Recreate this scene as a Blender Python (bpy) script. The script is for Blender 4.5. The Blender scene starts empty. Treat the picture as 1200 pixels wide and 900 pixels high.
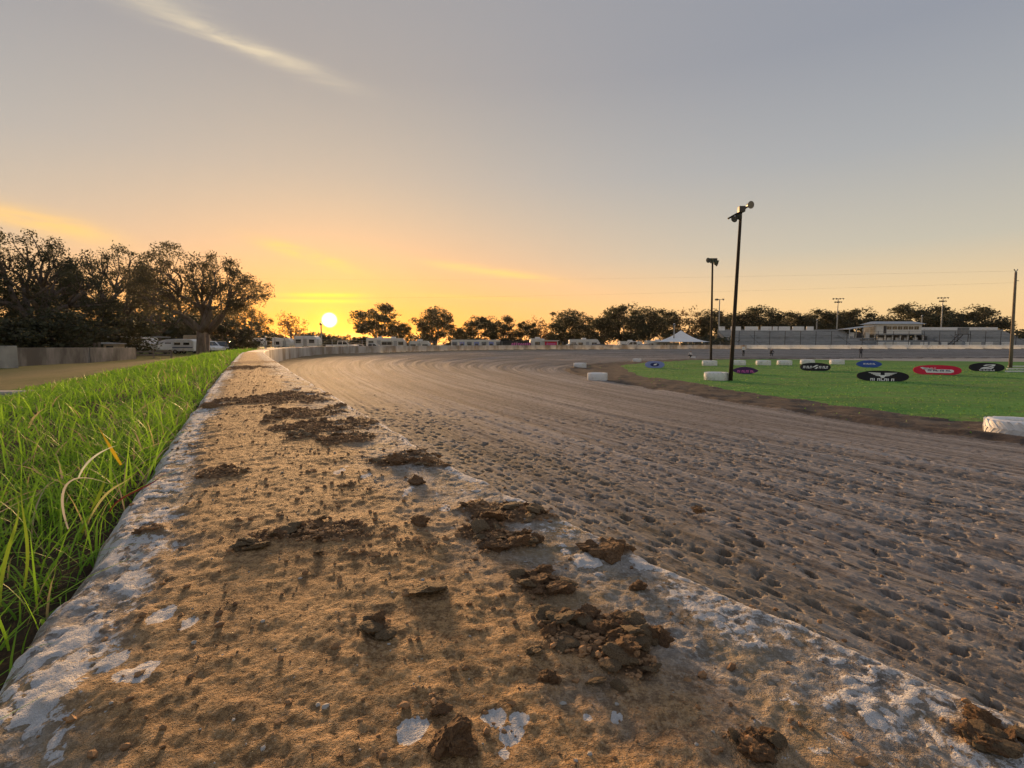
import bpy, bmesh, math, random
import numpy as np
from mathutils import Vector, Matrix, noise as mnoise

random.seed(7)
rng = np.random.default_rng(11)
scene = bpy.context.scene
C = scene.collection
R = math.radians

# ------------------------------------------------------------------ camera
CAMZ = 0.22          # metres above the top of the concrete wall (z = 0)
FPX = 600.0          # focal length in photo pixels (photo 1200 x 900)
HOR = 403.0          # horizon row in the photo
PITCH = math.atan((450 - HOR) / FPX)
cam_d = bpy.data.cameras.new('camera')
cam_d.sensor_width = 36.0
cam_d.lens = 36.0 * FPX / 1200.0
cam_d.clip_start = 0.01
cam_d.clip_end = 9000
cam = bpy.data.objects.new('camera', cam_d)
C.objects.link(cam)
cam.location = (0, 0, CAMZ)
cam.rotation_euler = (math.pi / 2 - PITCH, 0, 0)
scene.camera = cam


def ray(px, py):
    x = (px - 600) / FPX
    u = (450 - py) / FPX
    c, s = math.cos(PITCH), math.sin(PITCH)
    return Vector((x, c + u * s, u * c - s))


def at(px, py, z):
    d = ray(px, py)
    k = (z - CAMZ) / d.z
    return Vector((d.x * k, d.y * k, z))


def atd(px, py, Y):
    d = ray(px, py)
    k = Y / d.y
    return Vector((d.x * k, Y, CAMZ + d.z * k))


# ------------------------------------------------------------------ world and sun
SUN = ray(386, 375).normalized()
SUN_AZ = math.atan2(SUN.x, SUN.y)
SUN_EL = math.asin(SUN.z)
scene.view_settings.view_transform = 'Standard'
scene.view_settings.look = 'None'
scene.view_settings.exposure = 2.0
scene.view_settings.gamma = 1.0
scene.view_settings.use_curve_mapping = False
scene.render.engine = 'CYCLES'
try:
    scene.cycles.max_bounces = 5
    scene.cycles.transparent_max_bounces = 6
except Exception:
    pass

world = bpy.data.worlds.new('World')
scene.world = world
world.use_nodes = True


class NT:
    """small helper for writing node graphs"""
    def __init__(self, tree):
        self.t = tree
        self.n = tree.nodes
        self.l = tree.links

    def new(self, typ, **kw):
        nd = self.n.new(typ)
        for k, v in kw.items():
            setattr(nd, k, v)
        return nd

    def put(self, sock, v):
        if hasattr(v, 'is_linked') or hasattr(v, 'links'):
            self.l.new(v, sock)
        else:
            sock.default_value = v

    def m(self, op, a, b=None, c=None, clamp=False):
        nd = self.n.new('ShaderNodeMath')
        nd.operation = op
        nd.use_clamp = clamp
        self.put(nd.inputs[0], a)
        if b is not None:
            self.put(nd.inputs[1], b)
        if c is not None:
            self.put(nd.inputs[2], c)
        return nd.outputs[0]

    def mix(self, f, a, b, typ='MIX'):
        nd = self.n.new('ShaderNodeMix')
        nd.data_type = 'RGBA'
        nd.blend_type = typ
        self.put(nd.inputs[0], f)
        for s, v in ((nd.inputs[6], a), (nd.inputs[7], b)):
            if isinstance(v, (tuple, list)):
                v = tuple(v) + (1.0,) if len(v) == 3 else tuple(v)
            self.put(s, v)
        return nd.outputs[2]

    def ramp(self, f, stops, interp='LINEAR'):
        nd = self.n.new('ShaderNodeValToRGB')
        cr = nd.color_ramp
        cr.interpolation = interp
        while len(cr.elements) < len(stops):
            cr.elements.new(0.5)
        for e, (p, c) in zip(cr.elements, stops):
            e.position = p
            if isinstance(c, (int, float)):
                c = (c, c, c)
            e.color = tuple(c) + (1.0,) if len(c) == 3 else c
        self.put(nd.inputs[0], f)
        return nd.outputs[0]

    def noise(self, vec=None, scale=5.0, detail=4.0, rough=0.55, dist=0.0):
        nd = self.n.new('ShaderNodeTexNoise')
        nd.inputs['Scale'].default_value = scale
        nd.inputs['Detail'].default_value = detail
        nd.inputs['Roughness'].default_value = rough
        nd.inputs['Distortion'].default_value = dist
        if vec is not None:
            self.l.new(vec, nd.inputs['Vector'])
        return nd.outputs[0]

    def mapping(self, vec, scale=(1, 1, 1), rot=(0, 0, 0), loc=(0, 0, 0)):
        nd = self.n.new('ShaderNodeMapping')
        nd.inputs['Scale'].default_value = scale
        nd.inputs['Rotation'].default_value = rot
        nd.inputs['Location'].default_value = loc
        self.l.new(vec, nd.inputs['Vector'])
        return nd.outputs[0]


def build_world():
    w = NT(world.node_tree)
    w.n.clear()
    out = w.new('ShaderNodeOutputWorld')
    tc = w.new('ShaderNodeTexCoord')
    nrm = w.new('ShaderNodeVectorMath', operation='NORMALIZE')
    w.l.new(tc.outputs['Generated'], nrm.inputs[0])
    D = nrm.outputs[0]
    sep = w.new('ShaderNodeSeparateXYZ')
    w.l.new(D, sep.inputs[0])
    x, y, z = sep.outputs
    el = w.m('ARCSINE', z)
    az = w.m('ARCTAN2', x, y)
    dt = w.new('ShaderNodeVectorMath', operation='DOT_PRODUCT')
    w.l.new(D, dt.inputs[0])
    dt.inputs[1].default_value = tuple(SUN)
    ang = w.m('ARCCOSINE', w.m('MINIMUM', dt.outputs['Value'], 0.9999999))
    # evening gradient by height above the horizon
    e01 = w.m('DIVIDE', w.m('MAXIMUM', el, 0.0), 1.5708, clamp=True)
    base = w.ramp(e01, [(0.0, (0.84, 0.53, 0.25)), (0.045, (0.80, 0.56, 0.30)), (0.10, (0.52, 0.475, 0.39)),
                        (0.19, (0.365, 0.373, 0.39)), (0.29, (0.27, 0.288, 0.34)), (1.0, (0.26, 0.28, 0.34))])
    # wide warm veil towards the sun
    wide = w.m('MULTIPLY', 0.52, w.m('EXPONENT', w.m('MULTIPLY', w.m('POWER', w.m('DIVIDE', ang, 0.48), 1.5), -1.0)))
    col = w.mix(wide, base, (0.80, 0.53, 0.23))
    # orange band near the horizon round the sun
    daz = w.m('SUBTRACT', az, SUN_AZ)
    ga = w.m('EXPONENT', w.m('MULTIPLY', w.m('POWER', w.m('DIVIDE', w.m('ABSOLUTE', daz), 0.52), 2.0), -1.0))
    ge = w.m('EXPONENT', w.m('MULTIPLY', w.m('POWER', w.m('DIVIDE', w.m('ABSOLUTE', el), 0.150), 1.7), -1.0))
    col = w.mix(w.m('MULTIPLY', w.m('MULTIPLY', ga, ge), 1.0), col, (1.12, 0.31, 0.010))
    ge2 = w.m('EXPONENT', w.m('MULTIPLY', w.m('POWER', w.m('DIVIDE', w.m('ABSOLUTE', el), 0.035), 2.0), -1.0))
    col = w.mix(w.m('MULTIPLY', w.m('MULTIPLY', ga, ge2), 0.6), col, (1.0, 0.25, 0.03))
    # cirrus streaks, laid out by compass direction and height
    cmb = w.new('ShaderNodeCombineXYZ')
    w.put(cmb.inputs[0], az)
    w.put(cmb.inputs[1], el)
    AE = cmb.outputs[0]
    nz = w.noise(w.mapping(AE, scale=(9, 60, 1), rot=(0, 0, 0.25)), 1.0, 6, 0.6, 0.6)
    nz2 = w.noise(w.mapping(AE, scale=(3, 9, 1)), 1.0, 3, 0.6, 0.4)

    def streak(p0, p1, wid, colr, amt, lo=0.35):
        nonlocal col
        a, b = ray(*p0), ray(*p1)
        A = (math.atan2(a.x, a.y), math.asin(a.normalized().z))
        B = (math.atan2(b.x, b.y), math.asin(b.normalized().z))
        mx, my = (A[0] + B[0]) / 2, (A[1] + B[1]) / 2
        th = math.atan2(B[1] - A[1], B[0] - A[0])
        hl = math.hypot(B[0] - A[0], B[1] - A[1]) / 2
        u0 = w.m('SUBTRACT', az, mx)
        v0 = w.m('SUBTRACT', el, my)
        u = w.m('ADD', w.m('MULTIPLY', u0, math.cos(th)), w.m('MULTIPLY', v0, math.sin(th)))
        v = w.m('SUBTRACT', w.m('MULTIPLY', v0, math.cos(th)), w.m('MULTIPLY', u0, math.sin(th)))
        v = w.m('ADD', v, w.m('MULTIPLY', w.m('SUBTRACT', nz2, 0.5), wid * 1.6))
        gu = w.m('EXPONENT', w.m('MULTIPLY', w.m('POWER', w.m('DIVIDE', w.m('ABSOLUTE', u), hl), 3.0), -1.0))
        gv = w.m('EXPONENT', w.m('MULTIPLY', w.m('POWER', w.m('DIVIDE', w.m('ABSOLUTE', v), wid), 2.0), -1.0))
        tex = w.m('MULTIPLY', w.m('SUBTRACT', nz, lo), 3.0, clamp=True)
        f = w.m('MULTIPLY', w.m('MULTIPLY', gu, gv), w.m('MULTIPLY', tex, amt), clamp=True)
        col = w.mix(f, col, colr)

    streak((150, -5), (395, 95), 0.0105, (0.86, 0.70, 0.46), 0.75, 0.28)
    streak((30, -60), (260, 30), 0.02, (0.60, 0.52, 0.40), 0.45, 0.3)
    streak((-60, 232), (135, 278), 0.015, (1.0, 0.58, 0.16), 0.9, 0.2)
    streak((300, 282), (420, 318), 0.010, (1.0, 0.58, 0.10), 0.8, 0.25)
    streak((505, 308), (650, 328), 0.008, (1.0, 0.60, 0.16), 0.85, 0.2)
    streak((480, 345), (640, 352), 0.004, (1.0, 0.50, 0.10), 0.6, 0.2)
    # aureole and disc of the low sun
    for p0, p1, wid, amt in (((335, 345), (425, 346), 0.0035, 1.0), ((330, 352), (425, 353), 0.003, 1.0)):
        streak(p0, p1, wid, (1.25, 0.68, 0.03), amt, -0.2)
    au = w.m('EXPONENT', w.m('MULTIPLY', ang, -1.0 / 0.022))
    col = w.mix(w.m('MULTIPLY', au, 1.0, clamp=True), col, (1.5, 0.62, 0.02))
    disc = w.m('SUBTRACT', 1.0, w.m('DIVIDE', w.m('SUBTRACT', ang, 0.0045), 0.010), clamp=True)
    col = w.mix(disc, col, (6.0, 5.4, 4.0))
    sky = w.new('ShaderNodeTexSky')
    sky.sky_type = 'NISHITA'
    sky.sun_disc = False
    sky.sun_elevation = SUN_EL
    sky.sun_rotation = SUN_AZ
    sky.air_density = 1.0
    sky.dust_density = 0.4
    # physical sky plus the evening haze and cloud veil over it
    veil = w.mix(1.0, col, (SKYK, SKYK, SKYK), 'MULTIPLY')
    veil.node.clamp_result = False
    nis = w.mix(1.0, sky.outputs[0], (0.08, 0.08, 0.08), 'MULTIPLY')
    tot = w.mix(1.0, nis, veil, 'ADD')
    bg = w.new('ShaderNodeBackground')
    w.l.new(tot, bg.inputs[0])
    bg.inputs[1].default_value = 0.10
    w.l.new(bg.outputs[0], out.inputs[0])


SKYK = 2.52
build_world()
sun_d = bpy.data.lights.new('sun', 'SUN')
sun_d.energy = 4.0
sun_d.angle = R(15.0)      # low sun spread by the haze
sun_d.color = (1.0, 0.58, 0.26)
sun = bpy.data.objects.new('sun', sun_d)
C.objects.link(sun)
sun.rotation_euler = (-SUN).to_track_quat('-Z', 'Y').to_euler()


# ------------------------------------------------------------------ numpy noise
def _h(ix, iy, seed):
    n = (ix.astype(np.int64) * 374761393 + iy.astype(np.int64) * 668265263 + seed * 1442695041) & 0xFFFFFFFF
    n = ((n ^ (n >> 13)) * 1274126177) & 0xFFFFFFFF
    n = ((n ^ (n >> 16)) * 2246822519) & 0xFFFFFFFF
    return ((n ^ (n >> 15)) & 0xFFFFFF) / float(0xFFFFFF)


def vn(x, y, seed=0):
    ix, iy = np.floor(x), np.floor(y)
    fx, fy = x - ix, y - iy
    fx = fx * fx * fx * (fx * (fx * 6 - 15) + 10)
    fy = fy * fy * fy * (fy * (fy * 6 - 15) + 10)
    a, b = _h(ix, iy, seed), _h(ix + 1, iy, seed)
    c, d = _h(ix, iy + 1, seed), _h(ix + 1, iy + 1, seed)
    return (a + (b - a) * fx) * (1 - fy) + (c + (d - c) * fx) * fy


def fbm(x, y, seed=0, oct=4, gain=0.5):
    s, a, t = 0, 1.0, 0
    for i in range(oct):
        s = s + a * vn(x + 17.3 * i, y - 9.1 * i, seed + i * 7)
        t += a
        a *= gain
        x, y = (0.8 * x - 0.6 * y) * 2.03, (0.6 * x + 0.8 * y) * 2.03
    return s / t


def fbm2(x, y, seed=0, oct=4, gain=0.5):
    """fbm without a visible lattice: two value noises turned against each other"""
    s, a, t = 0, 1.0, 0
    for i in range(oct):
        u = vn(x + 17.3 * i, y - 9.1 * i, seed + i * 7)
        v = vn(0.707 * (x - y) * 1.13 + 3.7, 0.707 * (x + y) * 1.13 - 8.2, seed + i * 7 + 3)
        w = vn((0.259 * x - 0.966 * y) * 0.91 - 5.1, (0.966 * x + 0.259 * y) * 0.91 + 2.6, seed + i * 7 + 5)
        s = s + a * (0.5 + ((u + v + w) / 3 - 0.5) * 1.6)
        t += a
        a *= gain
        x, y = (0.8 * x - 0.6 * y) * 2.03, (0.6 * x + 0.8 * y) * 2.03
    return s / t


def worley(x, y, seed=0):
    """distance to nearest jittered cell point and that cell's hash"""
    ix, iy = np.floor(x), np.floor(y)
    best = np.full(x.shape, 9.0)
    hh = np.zeros(x.shape)
    for dx in (-1, 0, 1):
        for dy in (-1, 0, 1):
            cx, cy = ix + dx, iy + dy
            px = cx + 0.15 + 0.7 * _h(cx, cy, seed)
            py = cy + 0.15 + 0.7 * _h(cx, cy, seed + 5)
            d = np.hypot(x - px, y - py)
            m = d < best
            best = np.where(m, d, best)
            hh = np.where(m, _h(cx, cy, seed + 9), hh)
    return best, hh


def sstep(a, b, x):
    t = np.clip((x - a) / (b - a), 0, 1)
    return t * t * (3 - 2 * t)


# ------------------------------------------------------------------ mesh helpers
def np_mesh(name, V, F, smooth=False, attrs=None, mat=None):
    V = np.asarray(V, dtype=np.float32)
    F = np.asarray(F, dtype=np.int32)
    k = F.shape[1]
    me = bpy.data.meshes.new(name)
    me.vertices.add(len(V))
    me.vertices.foreach_set('co', V.ravel())
    me.loops.add(F.size)
    me.loops.foreach_set('vertex_index', F.ravel())
    me.polygons.add(len(F))
    me.polygons.foreach_set('loop_start', np.arange(0, F.size, k, dtype=np.int32))
    me.polygons.foreach_set('use_smooth', np.full(len(F), smooth))
    for an, (typ, arr) in (attrs or {}).items():
        at_ = me.attributes.new(an, typ, 'POINT')
        arr = np.asarray(arr, dtype=np.float32)
        at_.data.foreach_set('color' if typ == 'FLOAT_COLOR' else ('vector' if typ == 'FLOAT_VECTOR' else 'value'), arr.ravel())
    if mat:
        me.materials.append(mat)
    me.update(calc_edges=True)
    return me


def link(name, me, parent=None):
    o = bpy.data.objects.new(name, me)
    C.objects.link(o)
    if parent:
        o.parent = parent
    return o


def tag(o, label=None, cat=None, group=None, kind=None):
    if label:
        o['label'] = label
    if cat:
        o['category'] = cat
    if group:
        o['group'] = group
    if kind:
        o['kind'] = kind
    return o


def thing(name, label, cat, loc=(0, 0, 0), rz=0.0, group=None, scale=1.0):
    o = bpy.data.objects.new(name, None)
    C.objects.link(o)
    o.empty_display_size = 0.2
    o.location = loc
    o.rotation_euler = (0, 0, rz)
    o.scale = (scale,) * 3 if not isinstance(scale, (tuple, list)) else scale
    return tag(o, label, cat, group)


def dup(root, loc, rz, label=None, group=None, scale=None):
    r = root.copy()
    C.objects.link(r)
    r.location = loc
    r.rotation_euler = (0, 0, rz)
    if scale:
        r.scale = (scale,) * 3 if not isinstance(scale, (tuple, list)) else scale
    if label:
        r['label'] = label
    if group:
        r['group'] = group
    for ch in list(root.children):
        c = ch.copy()
        C.objects.link(c)
        c.parent = r
        for g in list(ch.children):
            d = g.copy()
            C.objects.link(d)
            d.parent = c
    return r


class MB:
    def __init__(self):
        self.v, self.f = [], []

    def add(self, vs, fs):
        b = len(self.v)
        self.v += [tuple(p) for p in vs]
        self.f += [tuple(i + b for i in q) for q in fs]
        return self

    def box(self, x0, x1, y0, y1, z0, z1):
        vs = [(x, y, z) for z in (z0, z1) for y in (y0, y1) for x in (x0, x1)]
        return self.add(vs, [(0, 2, 3, 1), (4, 5, 7, 6), (0, 1, 5, 4), (2, 6, 7, 3), (0, 4, 6, 2), (1, 3, 7, 5)])

    def tube(self, p0, p1, r0, r1=None, n=8, cap=True):
        r1 = r0 if r1 is None else r1
        p0, p1 = Vector(p0), Vector(p1)
        d = (p1 - p0).normalized()
        a = d.orthogonal().normalized()
        b = d.cross(a)
        vs = []
        for p, r in ((p0, r0), (p1, r1)):
            for i in range(n):
                t = 2 * math.pi * i / n
                vs.append(p + (a * math.cos(t) + b * math.sin(t)) * r)
        fs = [(i, (i + 1) % n, n + (i + 1) % n, n + i) for i in range(n)]
        if cap:
            fs += [tuple(range(n - 1, -1, -1)), tuple(range(n, 2 * n))]
        return self.add(vs, fs)

    def path(self, pts, rad, n=6):
        """one continuous tapered tube through points"""
        pts = [Vector(p) for p in pts]
        vs = []
        ref = None
        for i, p in enumerate(pts):
            d = (pts[min(i + 1, len(pts) - 1)] - pts[max(i - 1, 0)]).normalized()
            if ref is None:
                ref = d.orthogonal().normalized()
            a = (ref - d * ref.dot(d)).normalized()
            ref = a
            b = d.cross(a)
            r = rad[i] if isinstance(rad, (list, tuple)) else rad
            for k in range(n):
                t = 2 * math.pi * k / n
                vs.append(p + (a * math.cos(t) + b * math.sin(t)) * r)
        fs = []
        for i in range(len(pts) - 1):
            for k in range(n):
                fs.append((i * n + k, i * n + (k + 1) % n, (i + 1) * n + (k + 1) % n, (i + 1) * n + k))
        fs.append(tuple(range(n - 1, -1, -1)))
        fs.append(tuple(range((len(pts) - 1) * n, len(pts) * n)))
        return self.add(vs, fs)

    def prism(self, prof, y0, y1, inset=0.0):
        """side profile [(x, z)] extruded across y"""
        n = len(prof)
        vs = [(x, y0, z) for x, z in prof] + [(x, y1, z) for x, z in prof]
        fs = [tuple(range(n)), tuple(range(2 * n - 1, n - 1, -1))]
        fs += [(i, n + i, n + (i + 1) % n, (i + 1) % n) for i in range(n)]
        return self.add(vs, fs)

    def lathe(self, prof, n=24, axis='z'):
        m = len(prof)
        vs = []
        for i in range(n):
            t = 2 * math.pi * i / n
            for r, z in prof:
                if axis == 'z':
                    vs.append((r * math.cos(t), r * math.sin(t), z))
                else:
                    vs.append((r * math.cos(t), z, r * math.sin(t)))
        fs = []
        for i in range(n):
            j = (i + 1) % n
            for k in range(m - 1):
                fs.append((i * m + k, j * m + k, j * m + k + 1, i * m + k + 1))
        return self.add(vs, fs)

    def mesh(self, name, mat, smooth=False, bevel=0.0):
        me = bpy.data.meshes.new(name)
        me.from_pydata(self.v, [], self.f)
        bm = bmesh.new()
        bm.from_mesh(me)
        bmesh.ops.recalc_face_normals(bm, faces=bm.faces)
        if bevel > 0:
            ed = [e for e in bm.edges if len(e.link_faces) == 2 and e.calc_face_angle(0) > 0.6]
            bmesh.ops.bevel(bm, geom=ed, offset=bevel, segments=2, affect='EDGES', profile=0.6)
        bm.to_mesh(me)
        bm.free()
        if smooth:
            me.polygons.foreach_set('use_smooth', [True] * len(me.polygons))
        me.materials.append(mat)
        return me

    def obj(self, name, mat, parent=None, smooth=False, bevel=0.0):
        return link(name, self.mesh(name, mat, smooth, bevel), parent)


# ------------------------------------------------------------------ materials
def mat(name, col, rough=0.8, var=0.18, scale=6.0, bump=0.0, col2=None, mix=0.5, metal=0.0, spec=0.3, stretch=(1, 1, 1)):
    m = bpy.data.materials.new(name)
    m.use_nodes = True
    t = NT(m.node_tree)
    b = t.n['Principled BSDF']
    tc = t.new('ShaderNodeTexCoord')
    oi = t.new('ShaderNodeObjectInfo')
    off = t.new('ShaderNodeVectorMath', operation='ADD')
    t.l.new(tc.outputs['Object'], off.inputs[0])
    cb = t.new('ShaderNodeCombineXYZ')
    t.put(cb.inputs[0], t.m('MULTIPLY', oi.outputs['Random'], 37.0))
    t.l.new(cb.outputs[0], off.inputs[1])
    vec = t.mapping(off.outputs[0], scale=stretch)
    n1 = t.noise(vec, scale, 6, 0.6)
    f = t.ramp(n1, [(0.3, 0.0), (0.7, 1.0)])
    lo = tuple(c * (1 - var) for c in col)
    hi = tuple(min(1, c * (1 + var)) for c in col)
    c = t.mix(f, lo, hi)
    if col2:
        n2 = t.noise(vec, scale * 0.37, 5, 0.65)
        f2 = t.ramp(n2, [(mix - 0.08, 0.0), (mix + 0.08, 1.0)])
        c = t.mix(f2, c, col2)
    t.l.new(c, b.inputs['Base Color'])
    b.inputs['Roughness'].default_value = rough
    b.inputs['Metallic'].default_value = metal
    b.inputs['Specular IOR Level'].default_value = spec
    if bump:
        bp = t.new('ShaderNodeBump')
        bp.inputs['Strength'].default_value = 1.0
        bp.inputs['Distance'].default_value = bump
        t.l.new(t.noise(vec, scale * 2.2, 6, 0.65), bp.inputs['Height'])
        t.l.new(bp.outputs[0], b.inputs['Normal'])
    return m


def leafmat(name, c_lo, c_hi, trans=0.35, attr=None):
    m = bpy.data.materials.new(name)
    m.use_nodes = True
    t = NT(m.node_tree)
    b = t.n['Principled BSDF']
    out = t.n['Material Output']
    if attr:
        a = t.new('ShaderNodeAttribute', attribute_name=attr)
        c = a.outputs['Color']
    else:
        tc = t.new('ShaderNodeTexCoord')
        c = t.mix(t.ramp(t.noise(tc.outputs['Object'], 0.9, 5, 0.7), [(0.35, 0.0), (0.65, 1.0)]), c_lo, c_hi)
    t.l.new(c, b.inputs['Base Color'])
    b.inputs['Roughness'].default_value = 0.55
    b.inputs['Specular IOR Level'].default_value = 0.25
    tr = t.new('ShaderNodeBsdfTranslucent')
    t.l.new(c, tr.inputs[0])
    ms = t.new('ShaderNodeMixShader')
    ms.inputs[0].default_value = trans
    t.l.new(b.outputs[0], ms.inputs[1])
    t.l.new(tr.outputs[0], ms.inputs[2])
    t.l.new(ms.outputs[0], out.inputs[0])
    return m


M = {}
M['white'] = mat('white_paint', (0.72, 0.73, 0.74), 0.55, 0.08, 3, 0.004, (0.55, 0.52, 0.48), 0.62)
M['offwhite'] = mat('offwhite_panel', (0.62, 0.62, 0.60), 0.45, 0.06, 1.2, 0, (0.50, 0.48, 0.45), 0.66)
M['glass'] = mat('dark_glass', (0.025, 0.03, 0.035), 0.12, 0.1, 2, spec=0.6)
M['rubber'] = mat('black_rubber', (0.022, 0.022, 0.023), 0.8, 0.2, 8)
M['tyrewhite'] = mat('white_painted_tyre', (0.78, 0.79, 0.80), 0.6, 0.06, 7, 0.004, (0.46, 0.43, 0.40), 0.63)
M['tyretread'] = mat('dark_tyre_groove', (0.10, 0.10, 0.10), 0.8, 0.25, 9)
M['steel'] = mat('galvanised_steel', (0.34, 0.35, 0.36), 0.45, 0.15, 5, metal=0.4)
M['darksteel'] = mat('dark_steel', (0.05, 0.05, 0.055), 0.5, 0.2, 6)
M['wood'] = mat('creosoted_wood', (0.035, 0.026, 0.020), 0.85, 0.35, 7, 0.006, stretch=(3, 3, 0.25))
M['wood2'] = mat('weathered_wood', (0.16, 0.13, 0.11), 0.85, 0.3, 7, 0.006, stretch=(3, 3, 0.3))
M['concrete'] = mat('old_concrete', (0.34, 0.33, 0.31), 0.9, 0.2, 2.0, 0.01, (0.17, 0.16, 0.15), 0.55)
M['oldwall'] = mat('stained_concrete', (0.27, 0.25, 0.235), 0.92, 0.3, 1.3, 0.012, (0.10, 0.095, 0.09), 0.5, stretch=(1, 1, 0.6))
M['seat'] = mat('bleacher_concrete', (0.25, 0.275, 0.30), 0.85, 0.2, 0.7, 0.0, (0.17, 0.185, 0.20), 0.55)
M['roof'] = mat('metal_roof', (0.36, 0.385, 0.41), 0.45, 0.08, 1.0)
M['bark'] = mat('oak_bark', (0.15, 0.125, 0.11), 0.95, 0.35, 3.5, 0.03, stretch=(2, 2, 0.4))
M['canvas'] = mat('tent_canvas', (0.78, 0.79, 0.80), 0.7, 0.05, 1.0)
M['red'] = mat('red_paint', (0.42, 0.02, 0.05), 0.5, 0.1, 3)
M['signred'] = mat('red_banner', (0.62, 0.015, 0.055), 0.6, 0.08, 3)
M['blue'] = mat('blue_banner', (0.035, 0.09, 0.36), 0.6, 0.1, 3)
M['paleblue'] = mat('pale_blue_banner', (0.22, 0.27, 0.55), 0.6, 0.1, 3)
M['navy'] = mat('navy_ink', (0.02, 0.025, 0.12), 0.6, 0.1, 3)
M['black'] = mat('black_banner', (0.010, 0.011, 0.014), 0.6, 0.2, 3)
M['pink'] = mat('pink_ink', (0.62, 0.12, 0.42), 0.6, 0.08, 3)
M['purple'] = mat('purple_banner', (0.055, 0.018, 0.09), 0.6, 0.1, 3)
M['signwhite'] = mat('white_ink', (0.80, 0.80, 0.80), 0.6, 0.04, 3)
M['silver'] = mat('silver_car_paint', (0.42, 0.42, 0.43), 0.3, 0.05, 2, metal=0.3, spec=0.5)
M['darkcar'] = mat('dark_car_paint', (0.035, 0.03, 0.034), 0.25, 0.1, 2, spec=0.5)
M['bluecar'] = mat('blue_car_paint', (0.04, 0.07, 0.16), 0.3, 0.1, 2, spec=0.5)
M['tan'] = mat('tan_paint', (0.34, 0.27, 0.19), 0.6, 0.1, 2)
M['greentarp'] = mat('green_tarp', (0.05, 0.11, 0.08), 0.7, 0.2, 2)
M['greytarp'] = mat('grey_tarp', (0.20, 0.21, 0.22), 0.7, 0.2, 2)
M['lamp'] = mat('lamp_lens', (0.45, 0.47, 0.48), 0.25, 0.05, 4, spec=0.5)
M['oak'] = leafmat('oak_foliage', (0.040, 0.046, 0.028), (0.090, 0.092, 0.050), 0.35)
M['olive'] = leafmat('olive_foliage', (0.070, 0.066, 0.040), (0.13, 0.115, 0.065), 0.4)
M['sparse'] = leafmat('bare_brown_foliage', (0.10, 0.06, 0.03), (0.16, 0.10, 0.05), 0.35)
M['grass'] = leafmat('grass_blades', None, None, 0.5, attr='tint')


# ------------------------------------------------------------------ plan curves
def spline(P, per=24):
    P = np.array(P, float)
    t = np.concatenate([[0], np.cumsum(np.hypot(*np.diff(P, axis=0).T) ** 0.8)])
    n = len(P)
    h = np.diff(t)
    A = np.zeros((n, n))
    B = np.zeros((n, 2))
    A[0, 0] = A[-1, -1] = 1
    for i in range(1, n - 1):
        A[i, i - 1], A[i, i], A[i, i + 1] = h[i - 1], 2 * (h[i - 1] + h[i]), h[i]
        B[i] = 6 * ((P[i + 1] - P[i]) / h[i] - (P[i] - P[i - 1]) / h[i - 1])
    Mm = np.linalg.solve(A, B)
    out = []
    for i in range(n - 1):
        u = np.linspace(0, 1, per, endpoint=False)[:, None] * h[i]
        a, b = P[i], P[i + 1]
        hh = h[i]
        out.append(Mm[i] * (hh - u) ** 3 / (6 * hh) + Mm[i + 1] * u ** 3 / (6 * hh)
                   + (a / hh - Mm[i] * hh / 6) * (hh - u) + (b / hh - Mm[i + 1] * hh / 6) * u)
    out.append(P[-1:])
    return np.concatenate(out)


WALL_P = [(60, -62), (24, -30), (10, -13.2), (3.6, -4.9), (1.05, -1.0), (0.42, 0.12), (0.03, 0.70), (-0.20, 1.12),
          (-0.92, 2.49), (-3.4, 7.3), (-9.35, 19.6), (-14.0, 33), (-16.2, 46), (-13, 66), (-3, 86), (18, 101),
          (45, 108), (75, 110), (150, 112), (260, 113)]
WALL = spline(WALL_P, 14)
INNER_P = [(90, -50), (45, -26), (22, -9), (13.2, 4), (10.2, 10.0), (9.0, 12.6), (7.9, 16), (6.2, 22.5), (4.8, 29),
           (3.9, 35), (4.3, 41), (7.0, 49), (13.5, 60), (24, 72), (40, 79), (60, 83), (100, 86), (260, 88)]
INNER = spline(INNER_P, 10)


def arclen(P):
    return np.concatenate([[0], np.cumsum(np.hypot(*np.diff(P, axis=0).T))])


WS = arclen(WALL)
# arc length at the point of the wall abreast of the camera
_i0 = int(np.argmin(np.hypot(WALL[:, 0] - 0.42, WALL[:, 1] - 0.12)))
WS -= WS[_i0]


def project(X, Y, P, S):
    """signed distance (positive to the right of travel) and arc length"""
    a = P[:-1]
    d = P[1:] - a
    L2 = (d ** 2).sum(1)
    L = np.sqrt(L2)
    od = np.empty(X.shape, np.float32)
    os_ = np.empty(X.shape, np.float32)
    for i in range(0, len(X), 16000):
        x = X[i:i + 16000, None] - a[None, :, 0]
        y = Y[i:i + 16000, None] - a[None, :, 1]
        t = np.clip((x * d[:, 0] + y * d[:, 1]) / L2, 0, 1)
        qx = x - t * d[:, 0]
        qy = y - t * d[:, 1]
        dd = qx * qx + qy * qy
        k = dd.argmin(1)
        r = np.arange(len(k))
        sg = np.sign(qx[r, k] * d[k, 1] - qy[r, k] * d[k, 0])
        od[i:i + 16000] = np.sqrt(dd[r, k]) * sg
        os_[i:i + 16000] = S[k] + t[r, k] * L[k]
    return od, os_


IS = arclen(INNER)


def inner_base_z(Y):
    return -1.78 - 0.27 * sstep(40, 90, Y)


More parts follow.
